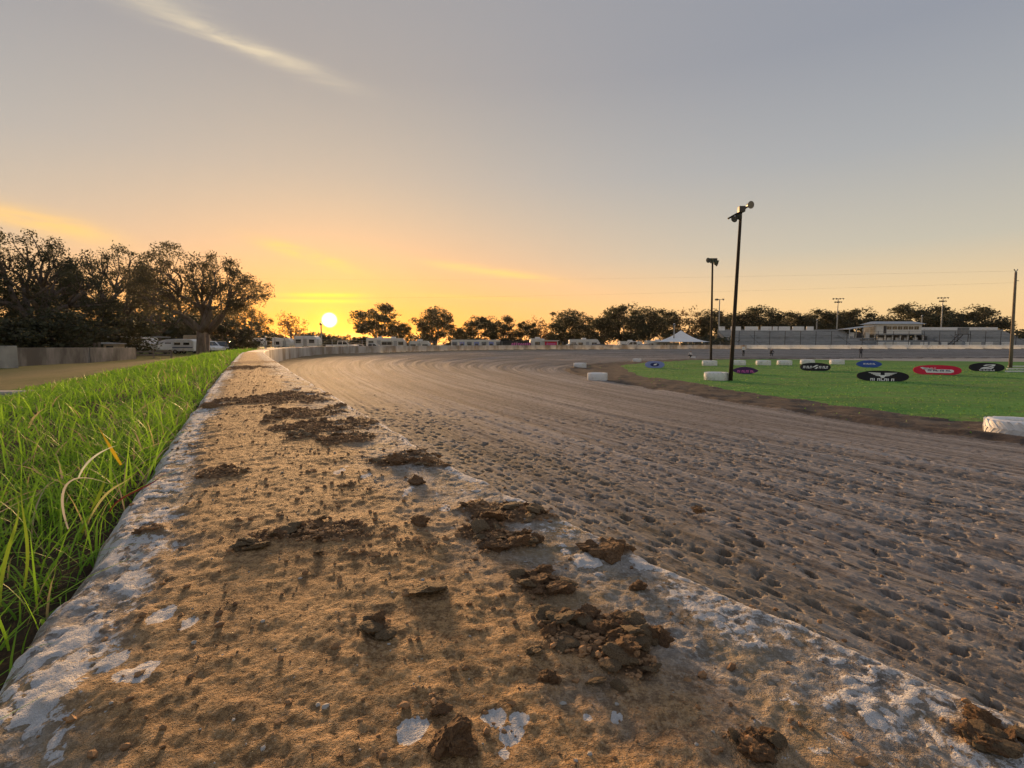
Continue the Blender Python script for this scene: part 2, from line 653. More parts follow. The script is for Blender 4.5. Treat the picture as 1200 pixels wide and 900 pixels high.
def sheet(X, Y, detail=True):
    """height, region and track coordinates of the racing surface and infield"""
    dw, s = project(X, Y, WALL, WS)
    di, si = project(X, Y, INNER, IS)
    di = -di                                  # positive on the track side
    t = np.clip(dw / np.maximum(dw + np.maximum(di, 0), 1e-3), 0, 1)
    td = t * 15.0
    zi = inner_base_z(Y)
    z = -0.80 + (zi + 0.80) * (0.25 * t + 0.75 * sstep(0, 1.15, t) / sstep(0, 1.15, np.float64(1.0)))
    rr = np.hypot(X, Y)
    if detail:
        on = sstep(0.02, 0.3, di)
        near = 1 - sstep(3.5, 11, rr)
        # pock marks pressed by tyre lugs, longer along the running line
        wob = fbm(s * 0.5, td * 0.8, 3, 3) * 1.3
        w1, h1 = worley(s * 6.6 + wob, td * 11.5 + wob, 21)
        w1 = w1 + 0.26 * (fbm(s * 30, td * 50, 33, 2) - 0.5)
        dens = fbm(s * 0.30, td * 0.6, 31, 4)
        big = (h1 > 0.30 + 0.6 * (1 - sstep(0.38, 0.60, dens)))
        pit = (1 - sstep(0.06 + 0.12 * h1, 0.12 + 0.26 * h1 * h1, w1)) * (0.35 + 0.8 * h1) * big
        w2, h2 = worley(s * 15 + wob * 2, td * 30.0 + wob, 51)
        pit2 = (1 - sstep(0.12, 0.30, w2)) * (h2 > 0.62)
        z = z - on * near * (0.090 * pit + 0.012 * pit2)
        # tyre ridges and grooves along the running line
        g = fbm(s * 0.05, td * 2.3, 61, 4, 0.6) - 0.5
        g2 = fbm(s * 0.12 + 7, td * 6.5, 71, 3, 0.6) - 0.5
        amp = 0.65 + 0.65 * sstep(10, 45, rr)
        z = z + on * amp * (0.14 * g + 0.065 * g2 + 0.020 * (fbm(s * 0.10 + 3, td * 17, 73, 2) - 0.5))
        z = z + on * (0.012 * (fbm(s * 0.6, td * 1.5, 81, 3) - 0.5) + near * 0.005 * (fbm(s * 12, td * 22, 83, 3) - 0.5))
        # a cushion of loose dirt thrown up against the foot of the wall
        z = z + 0.10 * np.exp(-np.maximum(dw, 0) / 0.55) * (0.5 + fbm(s * 1.2, td * 2, 91, 4))
        # lumpy apron and turf inside the track
        ap = (1 - on) * sstep(6.5, 2.0, -di)
        ap = (1 - on) * (1 - sstep(2.0, 6.0, -di))
        z = z + ap * (0.16 * (fbm(si * 0.9, di * 1.6, 95, 5) - 0.45) + 0.07 * np.exp(-((di + 0.45) / 0.3) ** 2))
        z = z + (1 - on) * (1 - ap) * 0.05 * (fbm(X * 0.3, Y * 0.3, 97, 4) - 0.5)
    # region: 0 track, 1 apron, 2 turf, 3 pale strip beyond turf
    aw = 1.9 + 2.0 * fbm(si * 0.16, si * 0.01, 99, 4) + 0.8 * fbm(si * 1.1, di * 1.1, 98, 3)
    aw = aw + 1.6 * np.exp(-((Y - 38) / 9.0) ** 2)
    reg = np.where(di > 0, 0, np.where(-di < aw, 1, 2))
    lim = np.interp(X, [20, 32, 46, 60, 90, 140], [90, 80, 66, 59, 60, 66])
    reg = np.where((reg == 2) & (Y > lim + 1.2 * (fbm(X * 0.3, Y * 0.3, 77, 3) - 0.5)), 3, reg)
    return z, reg, s, td, dw, di


def zinf(x, y):
    z, *_ = sheet(np.array([x, x + 0.01]), np.array([y, y + 0.01]))
    return float(z[0])


def on_infield(px, py):
    z = -1.8
    for _ in range(4):
        p = at(px, py, z)
        z = zinf(p.x, p.y)
    return at(px, py, z)


# ------------------------------------------------------------------ racing surface and infield sheets
def track_material():
    m = bpy.data.materials.new('track_clay')
    m.use_nodes = True
    t = NT(m.node_tree)
    b = t.n['Principled BSDF']
    a = t.new('ShaderNodeAttribute', attribute_name='run')
    v = a.outputs['Vector']
    st = t.noise(t.mapping(v, scale=(0.025, 1.1, 1)), 1.0, 6, 0.72)
    s2 = t.noise(t.mapping(v, scale=(0.06, 7.0, 1)), 1.0, 4, 0.75)
    bl = t.noise(t.mapping(v, scale=(0.18, 0.35, 1)), 1.0, 6, 0.65)
    fi = t.noise(t.mapping(v, scale=(7, 20, 1)), 1.0, 5, 0.7)
    c = t.mix(t.ramp(st, [(0.40, 0.0), (0.60, 1.0)]), (0.140, 0.126, 0.115), (0.38, 0.345, 0.317))
    c = t.mix(t.m('MULTIPLY', t.ramp(s2, [(0.38, 1.0), (0.52, 0.0)]), 0.75), c, (0.12, 0.098, 0.082))
    c = t.mix(t.m('MULTIPLY', t.ramp(bl, [(0.48, 0.0), (0.70, 1.0)]), 0.6), c, (0.13, 0.108, 0.092))
    c = t.mix(t.m('MULTIPLY', t.ramp(fi, [(0.46, 0.0), (0.62, 1.0)]), 0.40), c, (0.42, 0.385, 0.355))
    mi = t.noise(t.mapping(v, scale=(5.5, 12.0, 1)), 1.0, 6, 0.75)
    c = t.mix(t.m('MULTIPLY', t.ramp(mi, [(0.40, 1.0), (0.47, 0.0)]), 0.75), c, (0.095, 0.075, 0.060))
    # damp, darker loose dirt by the wall with olive and rusty tints
    sp = t.new('ShaderNodeSeparateXYZ')
    t.l.new(v, sp.inputs[0])
    nw = t.noise(t.mapping(v, scale=(0.8, 2.0, 1)), 1.0, 5, 0.65)
    fw = t.m('MULTIPLY', t.m('SUBTRACT', 1.0, t.m('DIVIDE', sp.outputs[1], t.m('MULTIPLY', nw, 5.5)), clamp=True), 0.9)
    ol = t.mix(t.noise(t.mapping(v, scale=(2.2, 4, 1)), 1.0, 4, 0.6), (0.15, 0.095, 0.05), (0.24, 0.21, 0.115))
    c = t.mix(fw, c, ol)
    t.l.new(c, b.inputs['Base Color'])
    b.inputs['Roughness'].default_value = 0.9
    b.inputs['Specular IOR Level'].default_value = 0.12
    bp = t.new('ShaderNodeBump')
    bp.inputs['Strength'].default_value = 0.8
    bp.inputs['Distance'].default_value = 0.02
    hh = t.m('ADD', fi, t.m('MULTIPLY', t.noise(t.mapping(v, scale=(30, 46, 1)), 1.0, 3, 0.6), 0.4))
    t.l.new(hh, bp.inputs['Height'])
    t.l.new(bp.outputs[0], b.inputs['Normal'])
    return m


M['track'] = track_material()
M['apron'] = mat('damp_dark_soil', (0.070, 0.053, 0.043), 0.9, 0.35, 3.0, 0.03, (0.12, 0.10, 0.08), 0.60)
M['pale'] = mat('pale_dry_dirt', (0.42, 0.36, 0.30), 0.9, 0.15, 0.8, 0.01)


def turf_material():
    m = bpy.data.materials.new('infield_turf')
    m.use_nodes = True
    t = NT(m.node_tree)
    b = t.n['Principled BSDF']
    tc = t.new('ShaderNodeTexCoord')
    v = tc.outputs['Object']
    n1 = t.noise(v, 0.22, 6, 0.65)
    n2 = t.noise(v, 5.0, 6, 0.7)
    n3 = t.noise(t.mapping(v, scale=(0.12, 0.9, 1)), 1.0, 5, 0.6)
    c = t.mix(t.ramp(n1, [(0.35, 0.0), (0.65, 1.0)]), (0.085, 0.225, 0.050), (0.15, 0.34, 0.070))
    c = t.mix(t.m('MULTIPLY', t.ramp(n2, [(0.40, 0.0), (0.65, 1.0)]), 0.6), c, (0.060, 0.17, 0.040))
    c = t.mix(t.m('MULTIPLY', t.ramp(n3, [(0.46, 0.0), (0.66, 1.0)]), 0.65), c, (0.19, 0.23, 0.085))
    n4 = t.noise(v, 0.5, 6, 0.75)
    c = t.mix(t.m('MULTIPLY', t.ramp(n4, [(0.56, 0.0), (0.68, 1.0)]), 0.55), c, (0.17, 0.135, 0.075))
    t.l.new(c, b.inputs['Base Color'])
    b.inputs['Roughness'].default_value = 0.9
    b.inputs['Specular IOR Level'].default_value = 0.1
    bp = t.new('ShaderNodeBump')
    bp.inputs['Distance'].default_value = 0.05
    t.l.new(n2, bp.inputs['Height'])
    t.l.new(bp.outputs[0], b.inputs['Normal'])
    return m


M['turf'] = turf_material()


def polar_sheet(r0, r1, nr, a0, a1, na):
    r = r0 * (r1 / r0) ** np.linspace(0, 1, nr)
    a = np.linspace(R(a0), R(a1), na)
    A, RR = np.meshgrid(a, r)
    X = (RR * np.sin(A)).ravel()
    Y = (RR * np.cos(A)).ravel()
    z, reg, s, td, dw, di = sheet(X, Y)
    idx = np.arange(nr * na).reshape(nr, na)
    F = np.stack([idx[:-1, :-1], idx[1:, :-1], idx[1:, 1:], idx[:-1, 1:]], -1).reshape(-1, 4)[:, ::-1]
    keep = (dw[F] > -0.2).all(1)
    F = F[keep]
    return np.stack([X, Y, z], 1), F, reg, np.stack([s, td, np.zeros_like(s)], 1)


def split_sheet(parts):
    V, F, G, Rn = [], [], [], []
    base = 0
    for v, f, g, q in parts:
        V.append(v); F.append(f + base); G.append(g); Rn.append(q)
        base += len(v)
    V, F, G, Rn = np.concatenate(V), np.concatenate(F), np.concatenate(G), np.concatenate(Rn)
    fr = np.sort(G[F], axis=1)[:, 1]
    for k, (nm, mk) in enumerate((('dirt_track', 'track'), ('track_apron', 'apron'), ('infield_turf', 'turf'), ('infield_dirt_strip', 'pale'))):
        f = F[fr == k]
        u, inv = np.unique(f, return_inverse=True)
        me = np_mesh(nm, V[u], inv.reshape(f.shape), True, {'run': ('FLOAT_VECTOR', Rn[u])}, M[mk])
        tag(link(nm, me), kind='structure')


near = polar_sheet(1.15, 8.0, 560, -38, 62, 800)
middle = polar_sheet(8.0, 17.0, 150, -38, 64, 720)
far = polar_sheet(17.0, 60.0, 180, -38, 70, 720)
farther = polar_sheet(60.0, 330.0, 90, -38, 78, 420)
split_sheet([near, middle, far, farther])


# ------------------------------------------------------------------ outer ground: a strip spreading out from the back of the wall
def outer_z(s, d, X, Y):
    bank = 1 - sstep(22, 60, s)
    zb = -0.045 - 0.30 * sstep(0.2, 2.6, d) - 0.40 * sstep(2.2, 8, d) - 0.15 * sstep(10, 40, d)
    zf = -0.95 - 1.3 * sstep(0.3, 7, d)
    left = 1 - sstep(-30, -12, X + 0.12 * (Y - 60))
    zf = zf * (1 - left) + left * (-0.9)
    z = zb * bank + zf * (1 - bank)
    z = z + 0.10 * (fbm(X * 0.25, Y * 0.25, 5, 4) - 0.5) * sstep(0.8, 4, d) + 0.015 * (fbm(X * 3, Y * 3, 6, 3) - 0.5)
    return z


_t = np.gradient(WALL, axis=0)
_t /= np.hypot(_t[:, 0], _t[:, 1])[:, None]
WN = np.stack([-_t[:, 1], _t[:, 0]], 1)       # to the left of travel: outward
WALLW = 0.50


def wall_pt(s):
    x = np.interp(s, WS, WALL[:, 0])
    y = np.interp(s, WS, WALL[:, 1])
    nx = np.interp(s, WS, WN[:, 0])
    ny = np.interp(s, WS, WN[:, 1])
    l = np.hypot(nx, ny)
    return x, y, nx / l, ny / l


def outer_w(s):
    # the back edge runs straight on past the camera, so the wall widens where its front edge flares
    x, y, nx, ny = wall_pt(s)
    A, B = np.array([-1.40, 2.32]), np.array([-0.36, 0.36])
    d = B - A
    den = nx * (-d[1]) + ny * d[0]
    u = ((A[0] - x) * (-d[1]) + (A[1] - y) * d[0]) / den
    f = 1 - sstep(0.9, 2.2, s)
    return WALLW * (1 - f) + np.clip(u, 0.4, 0.8) * f


def ground():
    ss = np.concatenate([np.linspace(WS[0], -4, 14), np.linspace(-3.5, 12, 90), np.linspace(12.4, 60, 90), np.linspace(61.5, WS[-1], 110)])
    dd = np.concatenate([np.linspace(-0.12, 3.2, 60), 3.3 * (1500 / 3.3) ** np.linspace(0, 1, 80)])
    x, y, nx, ny = wall_pt(ss)
    ow = outer_w(ss)[:, None]
    X = x[:, None] + nx[:, None] * (dd[None, :] + ow)
    Y = y[:, None] + ny[:, None] * (dd[None, :] + ow)
    S = np.repeat(ss[:, None], len(dd), 1)
    Dm = np.repeat(dd[None, :], len(ss), 0)
    Z = outer_z(S, Dm, X, Y)
    Z = np.where(Dm < -0.05, Z - 0.25, Z)
    idx = np.arange(X.size).reshape(X.shape)
    F = np.stack([idx[:-1, :-1], idx[1:, :-1], idx[1:, 1:], idx[:-1, 1:]], -1).reshape(-1, 4)
    m = bpy.data.materials.new('mown_ground')
    m.use_nodes = True
    t = NT(m.node_tree)
    b = t.n['Principled BSDF']
    a = t.new('ShaderNodeAttribute', attribute_name='run')
    v = a.outputs['Vector']
    sp = t.new('ShaderNodeSeparateXYZ')
    t.l.new(v, sp.inputs[0])
    d = sp.outputs[1]
    n1 = t.noise(t.mapping(v, scale=(0.25, 0.6, 1)), 1.0, 6, 0.65)
    n2 = t.noise(t.mapping(v, scale=(4, 7, 1)), 1.0, 6, 0.7)
    dry = t.mix(n2, (0.17, 0.135, 0.055), (0.27, 0.215, 0.095))
    grn = t.mix(n2, (0.055, 0.085, 0.020), (0.12, 0.14, 0.035))
    soil = t.mix(n2, (0.035, 0.024, 0.016), (0.075, 0.052, 0.034))
    f1 = t.ramp(t.m('ADD', t.m('DIVIDE', d, 14.0, clamp=True), t.m('MULTIPLY', t.m('SUBTRACT', n1, 0.5), 0.30)),
                [(0.10, 0.0), (0.24, 0.9), (0.50, 0.75), (0.70, 0.2)])
    c = t.mix(f1, grn, dry)
    f0 = t.ramp(t.m('ADD', t.m('DIVIDE', d, 3.0, clamp=True), t.m('MULTIPLY', t.m('SUBTRACT', n1, 0.5), 0.3)), [(0.05, 1.0), (0.65, 0.0)])
    c = t.mix(f0, c, soil)
    t.l.new(c, b.inputs['Base Color'])
    b.inputs['Roughness'].default_value = 0.95
    b.inputs['Specular IOR Level'].default_value = 0.1
    bp = t.new('ShaderNodeBump')
    bp.inputs['Distance'].default_value = 0.03
    t.l.new(n2, bp.inputs['Height'])
    t.l.new(bp.outputs[0], b.inputs['Normal'])
    me = np_mesh('ground', np.stack([X.ravel(), Y.ravel(), Z.ravel()], 1), F[:, ::-1], True,
                 {'run': ('FLOAT_VECTOR', np.stack([S.ravel(), Dm.ravel(), np.zeros(X.size)], 1))}, m)
    tag(link('ground', me), kind='structure')


ground()


def gz(x, y):
    X, Y = np.array([x, x + .001]), np.array([y, y + .001])
    d, s = project(X, Y, WALL, WS)
    return float(outer_z(s, -d - WALLW, X, Y)[0])


def on_ground(px, Y):
    """a point of the outer ground on the sight line column px at depth Y"""
    x = (px - 600) / FPX * Y * 1.0
    return Vector((x, Y, gz(x, Y)))


# ------------------------------------------------------------------ near part of the track wall: broken top with dirt, paint and clods
def wpx(px, py):
    """photo pixel -> (s, v) on the wall top"""
    p = at(px, py, 0.0)
    d, s = project(np.array([p.x, p.x]), np.array([p.y, p.y]), WALL, WS)
    return float(s[0]), float(-d[0]), p


PAINT = [(168, 795, 17), (480, 865, 16), (582, 850, 14), (598, 872, 17), (606, 852, 11), (688, 848, 12), (103, 746, 15), (135, 778, 15),
         (188, 731, 11), (221, 740, 9), (255, 738, 4), (1030, 855, 24), (100, 683, 16), (720, 846, 7), (590, 893, 12),
         (560, 565, 9), (545, 552, 8), (478, 578, 5), (522, 600, 8), (660, 640, 12), (690, 655, 14),
         (40, 835, 20), (60, 820, 16), (740, 730, 9), (720, 790, 9), (330, 470, 4), (400, 555, 5), (430, 560, 5)]
SOIL = [(395, 632, 75, 16, .018), (390, 655, 60, 14, .014), (300, 640, 22, 12, .012), (640, 690, 60, 34, .020), (690, 745, 70, 36, .022),
        (720, 645, 34, 18, .020), (580, 640, 55, 22, .014), (545, 550, 34, 16, .016), (470, 537, 40, 12, .018), (600, 600, 50, 14, .012),
        (735, 780, 40, 30, .014), (890, 880, 40, 18, .010), (510, 830, 18, 16, .012), (530, 880, 26, 26, .012), (445, 740, 20, 14, .012),
        (345, 466, 55, 9, .012), (300, 470, 30, 6, .008), (360, 485, 50, 10, .012), (395, 500, 50, 12, .012), (340, 505, 28, 8, .008),
        (300, 425, 26, 4, .010), (270, 432, 34, 4, .008), (410, 515, 44, 10, .012), (250, 560, 26, 8, .006), (240, 475, 16, 6, .012)]


def near_wall():
    s = [-0.15]
    while s[-1] < 15.0:
        x, y, _, _ = wall_pt(s[-1])
        s.append(s[-1] + 0.0046 * max(math.hypot(x - 0.1, y), 0.30))
    s = np.array(s)
    nv = 290
    v = np.linspace(0, 1, nv)
    W = outer_w(s)[:, None]
    S = np.repeat(s[:, None], nv, 1)
    Vv = v[None, :] * W
    x, y, nx, ny = wall_pt(s)
    fine = 1.0
    # ragged edges
    ein = 0.020 * (fbm(s * 5, s * 0 + 3, 200, 4) - 0.45) + 0.012 * (fbm(s * 24, s * 0, 201, 3) - 0.5)
    eout = 0.022 * (fbm(s * 5, s * 0 + 3, 210, 4) - 0.45) + 0.012 * (fbm(s * 24, s * 0, 211, 3) - 0.5)
    vin, vout = Vv - ein[:, None], (W - eout[:, None]) - Vv
    n_lo = fbm2(S * 2.4 + Vv * 2.1, Vv * 2.4 - S * 2.1, 220, 5)
    rx, ry = S * 0.77 + Vv * 0.64, Vv * 0.77 - S * 0.64
    n_mid = fbm2(rx * 15, ry * 15, 230, 5)
    n_hi = fbm2(ry * 80, rx * 80, 240, 4, 0.65)
    # paint survives along both edges; dirt covers the middle
    edge_out = 1 - sstep(0.035, 0.10, vout + 0.09 * (n_mid - 0.5) + 0.06 * (n_lo - 0.5))
    edge_in = 1 - sstep(0.08, 0.22, vin + 0.13 * (n_mid - 0.5) + 0.12 * (n_lo - 0.5))
    rim_in = 1 - sstep(0.010, 0.034, vin + 0.04 * (n_mid - 0.5))
    n_cr = np.abs(fbm(S * 16, Vv * 26, 235, 5, 0.6) - 0.5)
    paint = edge_out * sstep(0.36, 0.50, n_mid + 0.5 * (n_hi - 0.5)) * sstep(0.008, 0.045, n_cr)
    paint = np.maximum(paint, 0.68 * edge_in * sstep(0.51, 0.65, n_mid + 0.8 * (n_hi - 0.5)) * (1 - 0.75 * np.exp(-((S - 2.2) / 1.5) ** 2)))
    paint = np.maximum(paint, rim_in * sstep(0.30, 0.46, fbm(S * 7, Vv * 7, 245, 3)))
    bare = np.maximum(edge_out, edge_in)
    Xp = x[:, None] + nx[:, None] * Vv
    Yp = y[:, None] + ny[:, None] * Vv
    rag = fbm(S * 45, Vv * 45, 250, 3)
    rag2 = fbm(S * 20, Vv * 20, 251, 3)
    for px, py, rp in PAINT:
        p = at(px, py, 0.0)
        q = at(px, py + rp, 0.0)
        rx = rp * (p.y) / FPX
        ry = max(abs(p.y - q.y), rx * 0.4) * 0.9
        dd = np.sqrt(((Xp - p.x) / rx) ** 2 + ((Yp - p.y) / ry) ** 2)
        paint = np.maximum(paint, 1 - sstep(0.85, 1.05, dd + 2.4 * (rag - 0.5) + 1.8 * (rag2 - 0.5)))
    soil = np.zeros_like(S)
    hump = np.zeros_like(S)
    for px, py, rx_, ry_, h in SOIL:
        p = at(px, py, 0.0)
        q = at(px, py + ry_, 0.0)
        rx = 1.2 * rx_ * p.y / FPX
        ry = max(p.y - q.y, 0.01) * 1.2
        dd = ((Xp - p.x) / rx) ** 2 + ((Yp - p.y) / ry) ** 2
        g = np.exp(-dd * 1.1)
        soil = np.maximum(soil, sstep(0.46, 0.74, g + 1.9 * (n_mid - 0.5)))
        hump = hump + h * g * min(1.0, 0.5 + p.y * 0.4)
    # thin smears of dark soil over the dirt
    smear = sstep(0.50, 0.66, fbm2(rx * 14 + 3, ry * 9, 260, 5)) * (1 - bare)
    soil = np.maximum(soil, 0.75 * smear)
    paint = paint * (1 - 0.9 * np.clip(soil, 0, 1))
    dirt = np.clip(1 - paint - 0.75 * bare, 0, 1)
    z = 0.0006 * (n_lo - 0.5) + dirt * (0.006 + 0.0036 * (n_mid - 0.5) + 0.0040 * (n_hi - 0.5))
    z = z + (1 - dirt) * (0.006 * (n_mid - 0.5) + 0.006 * (n_hi - 0.5)) * (1 - 0.4 * paint)
    crumb = np.abs(fbm2(rx * 34, ry * 34, 270, 4, 0.6) - 0.5) * 2
    z = z + soil * (0.001 + 0.009 * (crumb - 0.3) + 0.007 * (n_hi - 0.5)) + hump * 0.06 * (0.1 + 1.6 * fbm(S * 26, Vv * 26, 280, 4))
    z = z + np.clip(paint, 0, 1) * (0.0020 + 0.0034 * (1 - np.clip(bare, 0, 1)))
    # rounded, chipped arrises
    for q in (vin, vout):
        r = 0.022
        u = np.clip(1 - q / r, 0, 1.6)
        z = z - r * 0.8 * u ** 2
    z = np.where(vin < 0, z - 0.02, z)
    P_top = np.stack([Xp, Yp, z], -1)
    # faces going down on both sides
    rows = []
    for side, sg, depth, k in (('in', -1, -1.25, 16), ('out', 1, -0.75, 10)):
        j = 0 if side == 'in' else nv - 1
        cols = []
        for i in range(1, k + 1):
            f = (i / k) ** 1.5
            zz = P_top[:, j, 2] + (depth - P_top[:, j, 2]) * f
            off = sg * (0.006 + 0.014 * (fbm(s * 9, s * 0 + i * 1.7, 300, 3) - 0.3))
            cols.append(np.stack([P_top[:, j, 0] + nx * off, P_top[:, j, 1] + ny * off, zz], -1))
        rows.append(cols)
    grid = [c for c in rows[0][::-1]] + [P_top[:, j] for j in range(nv)] + rows[1]
    G = np.stack(grid, 1)
    kin, kout = 16, 10
    col = np.zeros(G.shape[:2] + (4,))
    col[:, kin:kin + nv, 0] = paint
    col[:, kin:kin + nv, 1] = soil
    col[:, kin:kin + nv, 2] = bare
    col[:, :kin, 0] = 0.45
    col[:, :kin, 2] = 1
    col[:, kin + nv:, 2] = 1
    col[..., 3] = 1
    n0, n1 = G.shape[:2]
    idx = np.arange(n0 * n1).reshape(n0, n1)
    F = np.stack([idx[:-1, :-1], idx[1:, :-1], idx[1:, 1:], idx[:-1, 1:]], -1).reshape(-1, 4)
    m = bpy.data.materials.new('wall_top')
    m.use_nodes = True
    t = NT(m.node_tree)
    b = t.n['Principled BSDF']
    a = t.new('ShaderNodeAttribute', attribute_name='cover')
    sp = t.new('ShaderNodeSeparateColor')
    t.l.new(a.outputs['Color'], sp.inputs[0])
    tc = t.new('ShaderNodeTexCoord')
    v_ = tc.outputs['Object']
    a1 = t.noise(v_, 6, 6, 0.65)
    a2 = t.noise(v_, 40, 6, 0.7)
    a3 = t.noise(v_, 220, 4, 0.7)
    dirtc = t.mix(t.ramp(a1, [(0.35, 0.0), (0.65, 1.0)]), (0.68, 0.41, 0.185), (0.82, 0.52, 0.26))
    dirtc = t.mix(t.m('MULTIPLY', t.ramp(a2, [(0.42, 0.0), (0.62, 1.0)]), 0.5), dirtc, (0.50, 0.32, 0.14))
    dirtc = t.mix(t.m('MULTIPLY', t.ramp(a3, [(0.48, 0.0), (0.66, 1.0)]), 0.5), dirtc, (0.54, 0.38, 0.22))
    dirtc = t.mix(t.m('MULTIPLY', t.ramp(t.noise(v_, 11, 6, 0.75), [(0.44, 0.0), (0.60, 1.0)]), 0.65), dirtc, (0.31, 0.185, 0.09))
    a4 = t.noise(v_, 110, 5, 0.75)
    dirtc = t.mix(t.m('MULTIPLY', t.ramp(a4, [(0.42, 1.0), (0.54, 0.0)]), 0.8), dirtc, (0.20, 0.118, 0.055))
    a5 = t.noise(v_, 420, 3, 0.8)
    dirtc = t.mix(t.m('MULTIPLY', t.ramp(a5, [(0.40, 1.0), (0.47, 0.0)]), 0.55), dirtc, (0.17, 0.10, 0.05))
    dirtc = t.mix(t.m('MULTIPLY', t.ramp(a5, [(0.56, 0.0), (0.63, 1.0)]), 0.5), dirtc, (0.78, 0.58, 0.38))
    conc = t.mix(t.ramp(a2, [(0.38, 0.0), (0.60, 1.0)]), (0.24, 0.20, 0.165), (0.52, 0.48, 0.44))
    conc = t.mix(t.m('MULTIPLY', t.ramp(a3, [(0.5, 0.0), (0.62, 1.0)]), 0.7), conc, (0.72, 0.71, 0.70))
    conc = t.mix(t.m('MULTIPLY', t.ramp(t.noise(v_, 9, 5, 0.6), [(0.45, 0.0), (0.62, 1.0)]), 0.55), conc, (0.42, 0.29, 0.11))
    soilc = t.mix(t.ramp(a2, [(0.40, 0.0), (0.64, 1.0)]), (0.15, 0.09, 0.05), (0.36, 0.22, 0.115))
    paintc = t.mix(t.m('MULTIPLY', t.ramp(a2, [(0.50, 0.0), (0.70, 1.0)]), 0.6), (0.84, 0.84, 0.85), (0.50, 0.48, 0.47))
    c = t.mix(sp.outputs[2], dirtc, conc)
    c = t.mix(sp.outputs[1], c, soilc)
    vo = t.new('ShaderNodeTexVoronoi', feature='DISTANCE_TO_EDGE')
    vo.inputs['Scale'].default_value = 38
    wv = t.new('ShaderNodeVectorMath', operation='ADD')
    t.l.new(v_, wv.inputs[0])
    wn = t.new('ShaderNodeTexNoise')
    wn.inputs['Scale'].default_value = 30
    wn.inputs['Detail'].default_value = 4
    t.l.new(v_, wn.inputs['Vector'])
    ws_ = t.new('ShaderNodeVectorMath', operation='SCALE')
    ws_.inputs['Scale'].default_value = 0.05
    t.l.new(wn.outputs['Color'], ws_.inputs[0])
    t.l.new(ws_.outputs[0], wv.inputs[1])
    t.l.new(wv.outputs[0], vo.inputs['Vector'])
    crack = t.ramp(vo.outputs['Distance'], [(0.02, 0.30), (0.08, 0.0)])
    flake = t.m('ADD', t.m('MULTIPLY', t.m('SUBTRACT', a2, 0.5), 0.8), t.m('MULTIPLY', t.m('SUBTRACT', a4, 0.5), 1.6))
    pf = t.ramp(t.m('SUBTRACT', t.m('ADD', sp.outputs[0], flake), crack), [(0.40, 0.0), (0.50, 1.0)])
    c = t.mix(pf, c, paintc)
    t.l.new(c, b.inputs['Base Color'])
    b.inputs['Roughness'].default_value = 0.85
    b.inputs['Specular IOR Level'].default_value = 0.25
    bp = t.new('ShaderNodeBump')
    bp.inputs['Strength'].default_value = 1.0
    bp.inputs['Distance'].default_value = 0.0075
    t.l.new(t.m('ADD', t.m('ADD', a3, a4), a2), bp.inputs['Height'])
    t.l.new(bp.outputs[0], b.inputs['Normal'])
    M['walltop'] = m
    root = thing('track_wall', 'low wide concrete track wall with dirt-caked top and flaking white paint', 'wall', (0, 0, -1.25))
    me = np_mesh('wall_top', G.reshape(-1, 3) - np.array([0, 0, -1.25]), F[:, ::-1], True, {'cover': ('FLOAT_COLOR', col.reshape(-1, 4))}, m)
    o = link('wall_top', me, root)
    return root, (Xp, Yp, z, soil, bare)


wall_root, WTOP = near_wall()

# sample helper: height of the near wall top under a point
_wx, _wy, _wz, _wsoil, _wbare = WTOP


def wall_z(p):
    s = float(project(np.array([p[0]] * 2), np.array([p[1]] * 2), WALL, WS)[1][0])
    i = np.argmin((_wx - p[0]) ** 2 + (_wy - p[1]) ** 2)
    return float(_wz.ravel()[i])


# the rest of the wall, cast panel by cast panel
M['farwall'] = mat('whitewashed_wall', (0.50, 0.48, 0.46), 0.85, 0.15, 1.2, 0.006, (0.26, 0.215, 0.17), 0.52, stretch=(1, 1, 0.5))
s0 = 15.0
k = 0
while s0 < WS[-1] - 5:
    L = 4.6 if s0 < 120 else 6.0
    s1 = s0 + L - 0.012
    sa = np.linspace(s0, s1, 5)
    x, y, nx, ny = wall_pt(sa)
    jit = random.uniform(-0.006, 0.006)
    top = random.uniform(-0.025, 0.015)
    prof = [(0.0, -1.7), (0.0, -0.03), (0.02, 0.0), (WALLW - 0.02, 0.0), (WALLW, -0.03), (WALLW, -2.4)]
    vs, fs = [], []
    for i in range(5):
        for a, zz in prof:
            vs.append((x[i] + nx[i] * (a + jit), y[i] + ny[i] * (a + jit), zz + (top if zz > -1 else 0) + 1.25))
    m_ = len(prof)
    for i in range(4):
        for j in range(m_ - 1):
            fs.append((i * m_ + j, i * m_ + j + 1, (i + 1) * m_ + j + 1, (i + 1) * m_ + j))
    fs += [tuple(range(m_)), tuple(range(4 * m_, 5 * m_))]
    b = MB()
    b.add(vs, fs)
    # straight right-hand stretch below the stands is painted white
    b.obj('wall_panel', M['white'] if x[0] > 44 else M['farwall'], wall_root)
    s0 += L
    k += 1


# ------------------------------------------------------------------ trees
def kmeans(P, k, it=6):
    k = min(k, len(P))
    c = P[rng.choice(len(P), k, replace=False)]
    for _ in range(it):
        lab = ((P[:, None] - c[None]) ** 2).sum(-1).argmin(1)
        for j in range(k):
            if (lab == j).any():
                c[j] = P[lab == j].mean(0)
    return lab, c


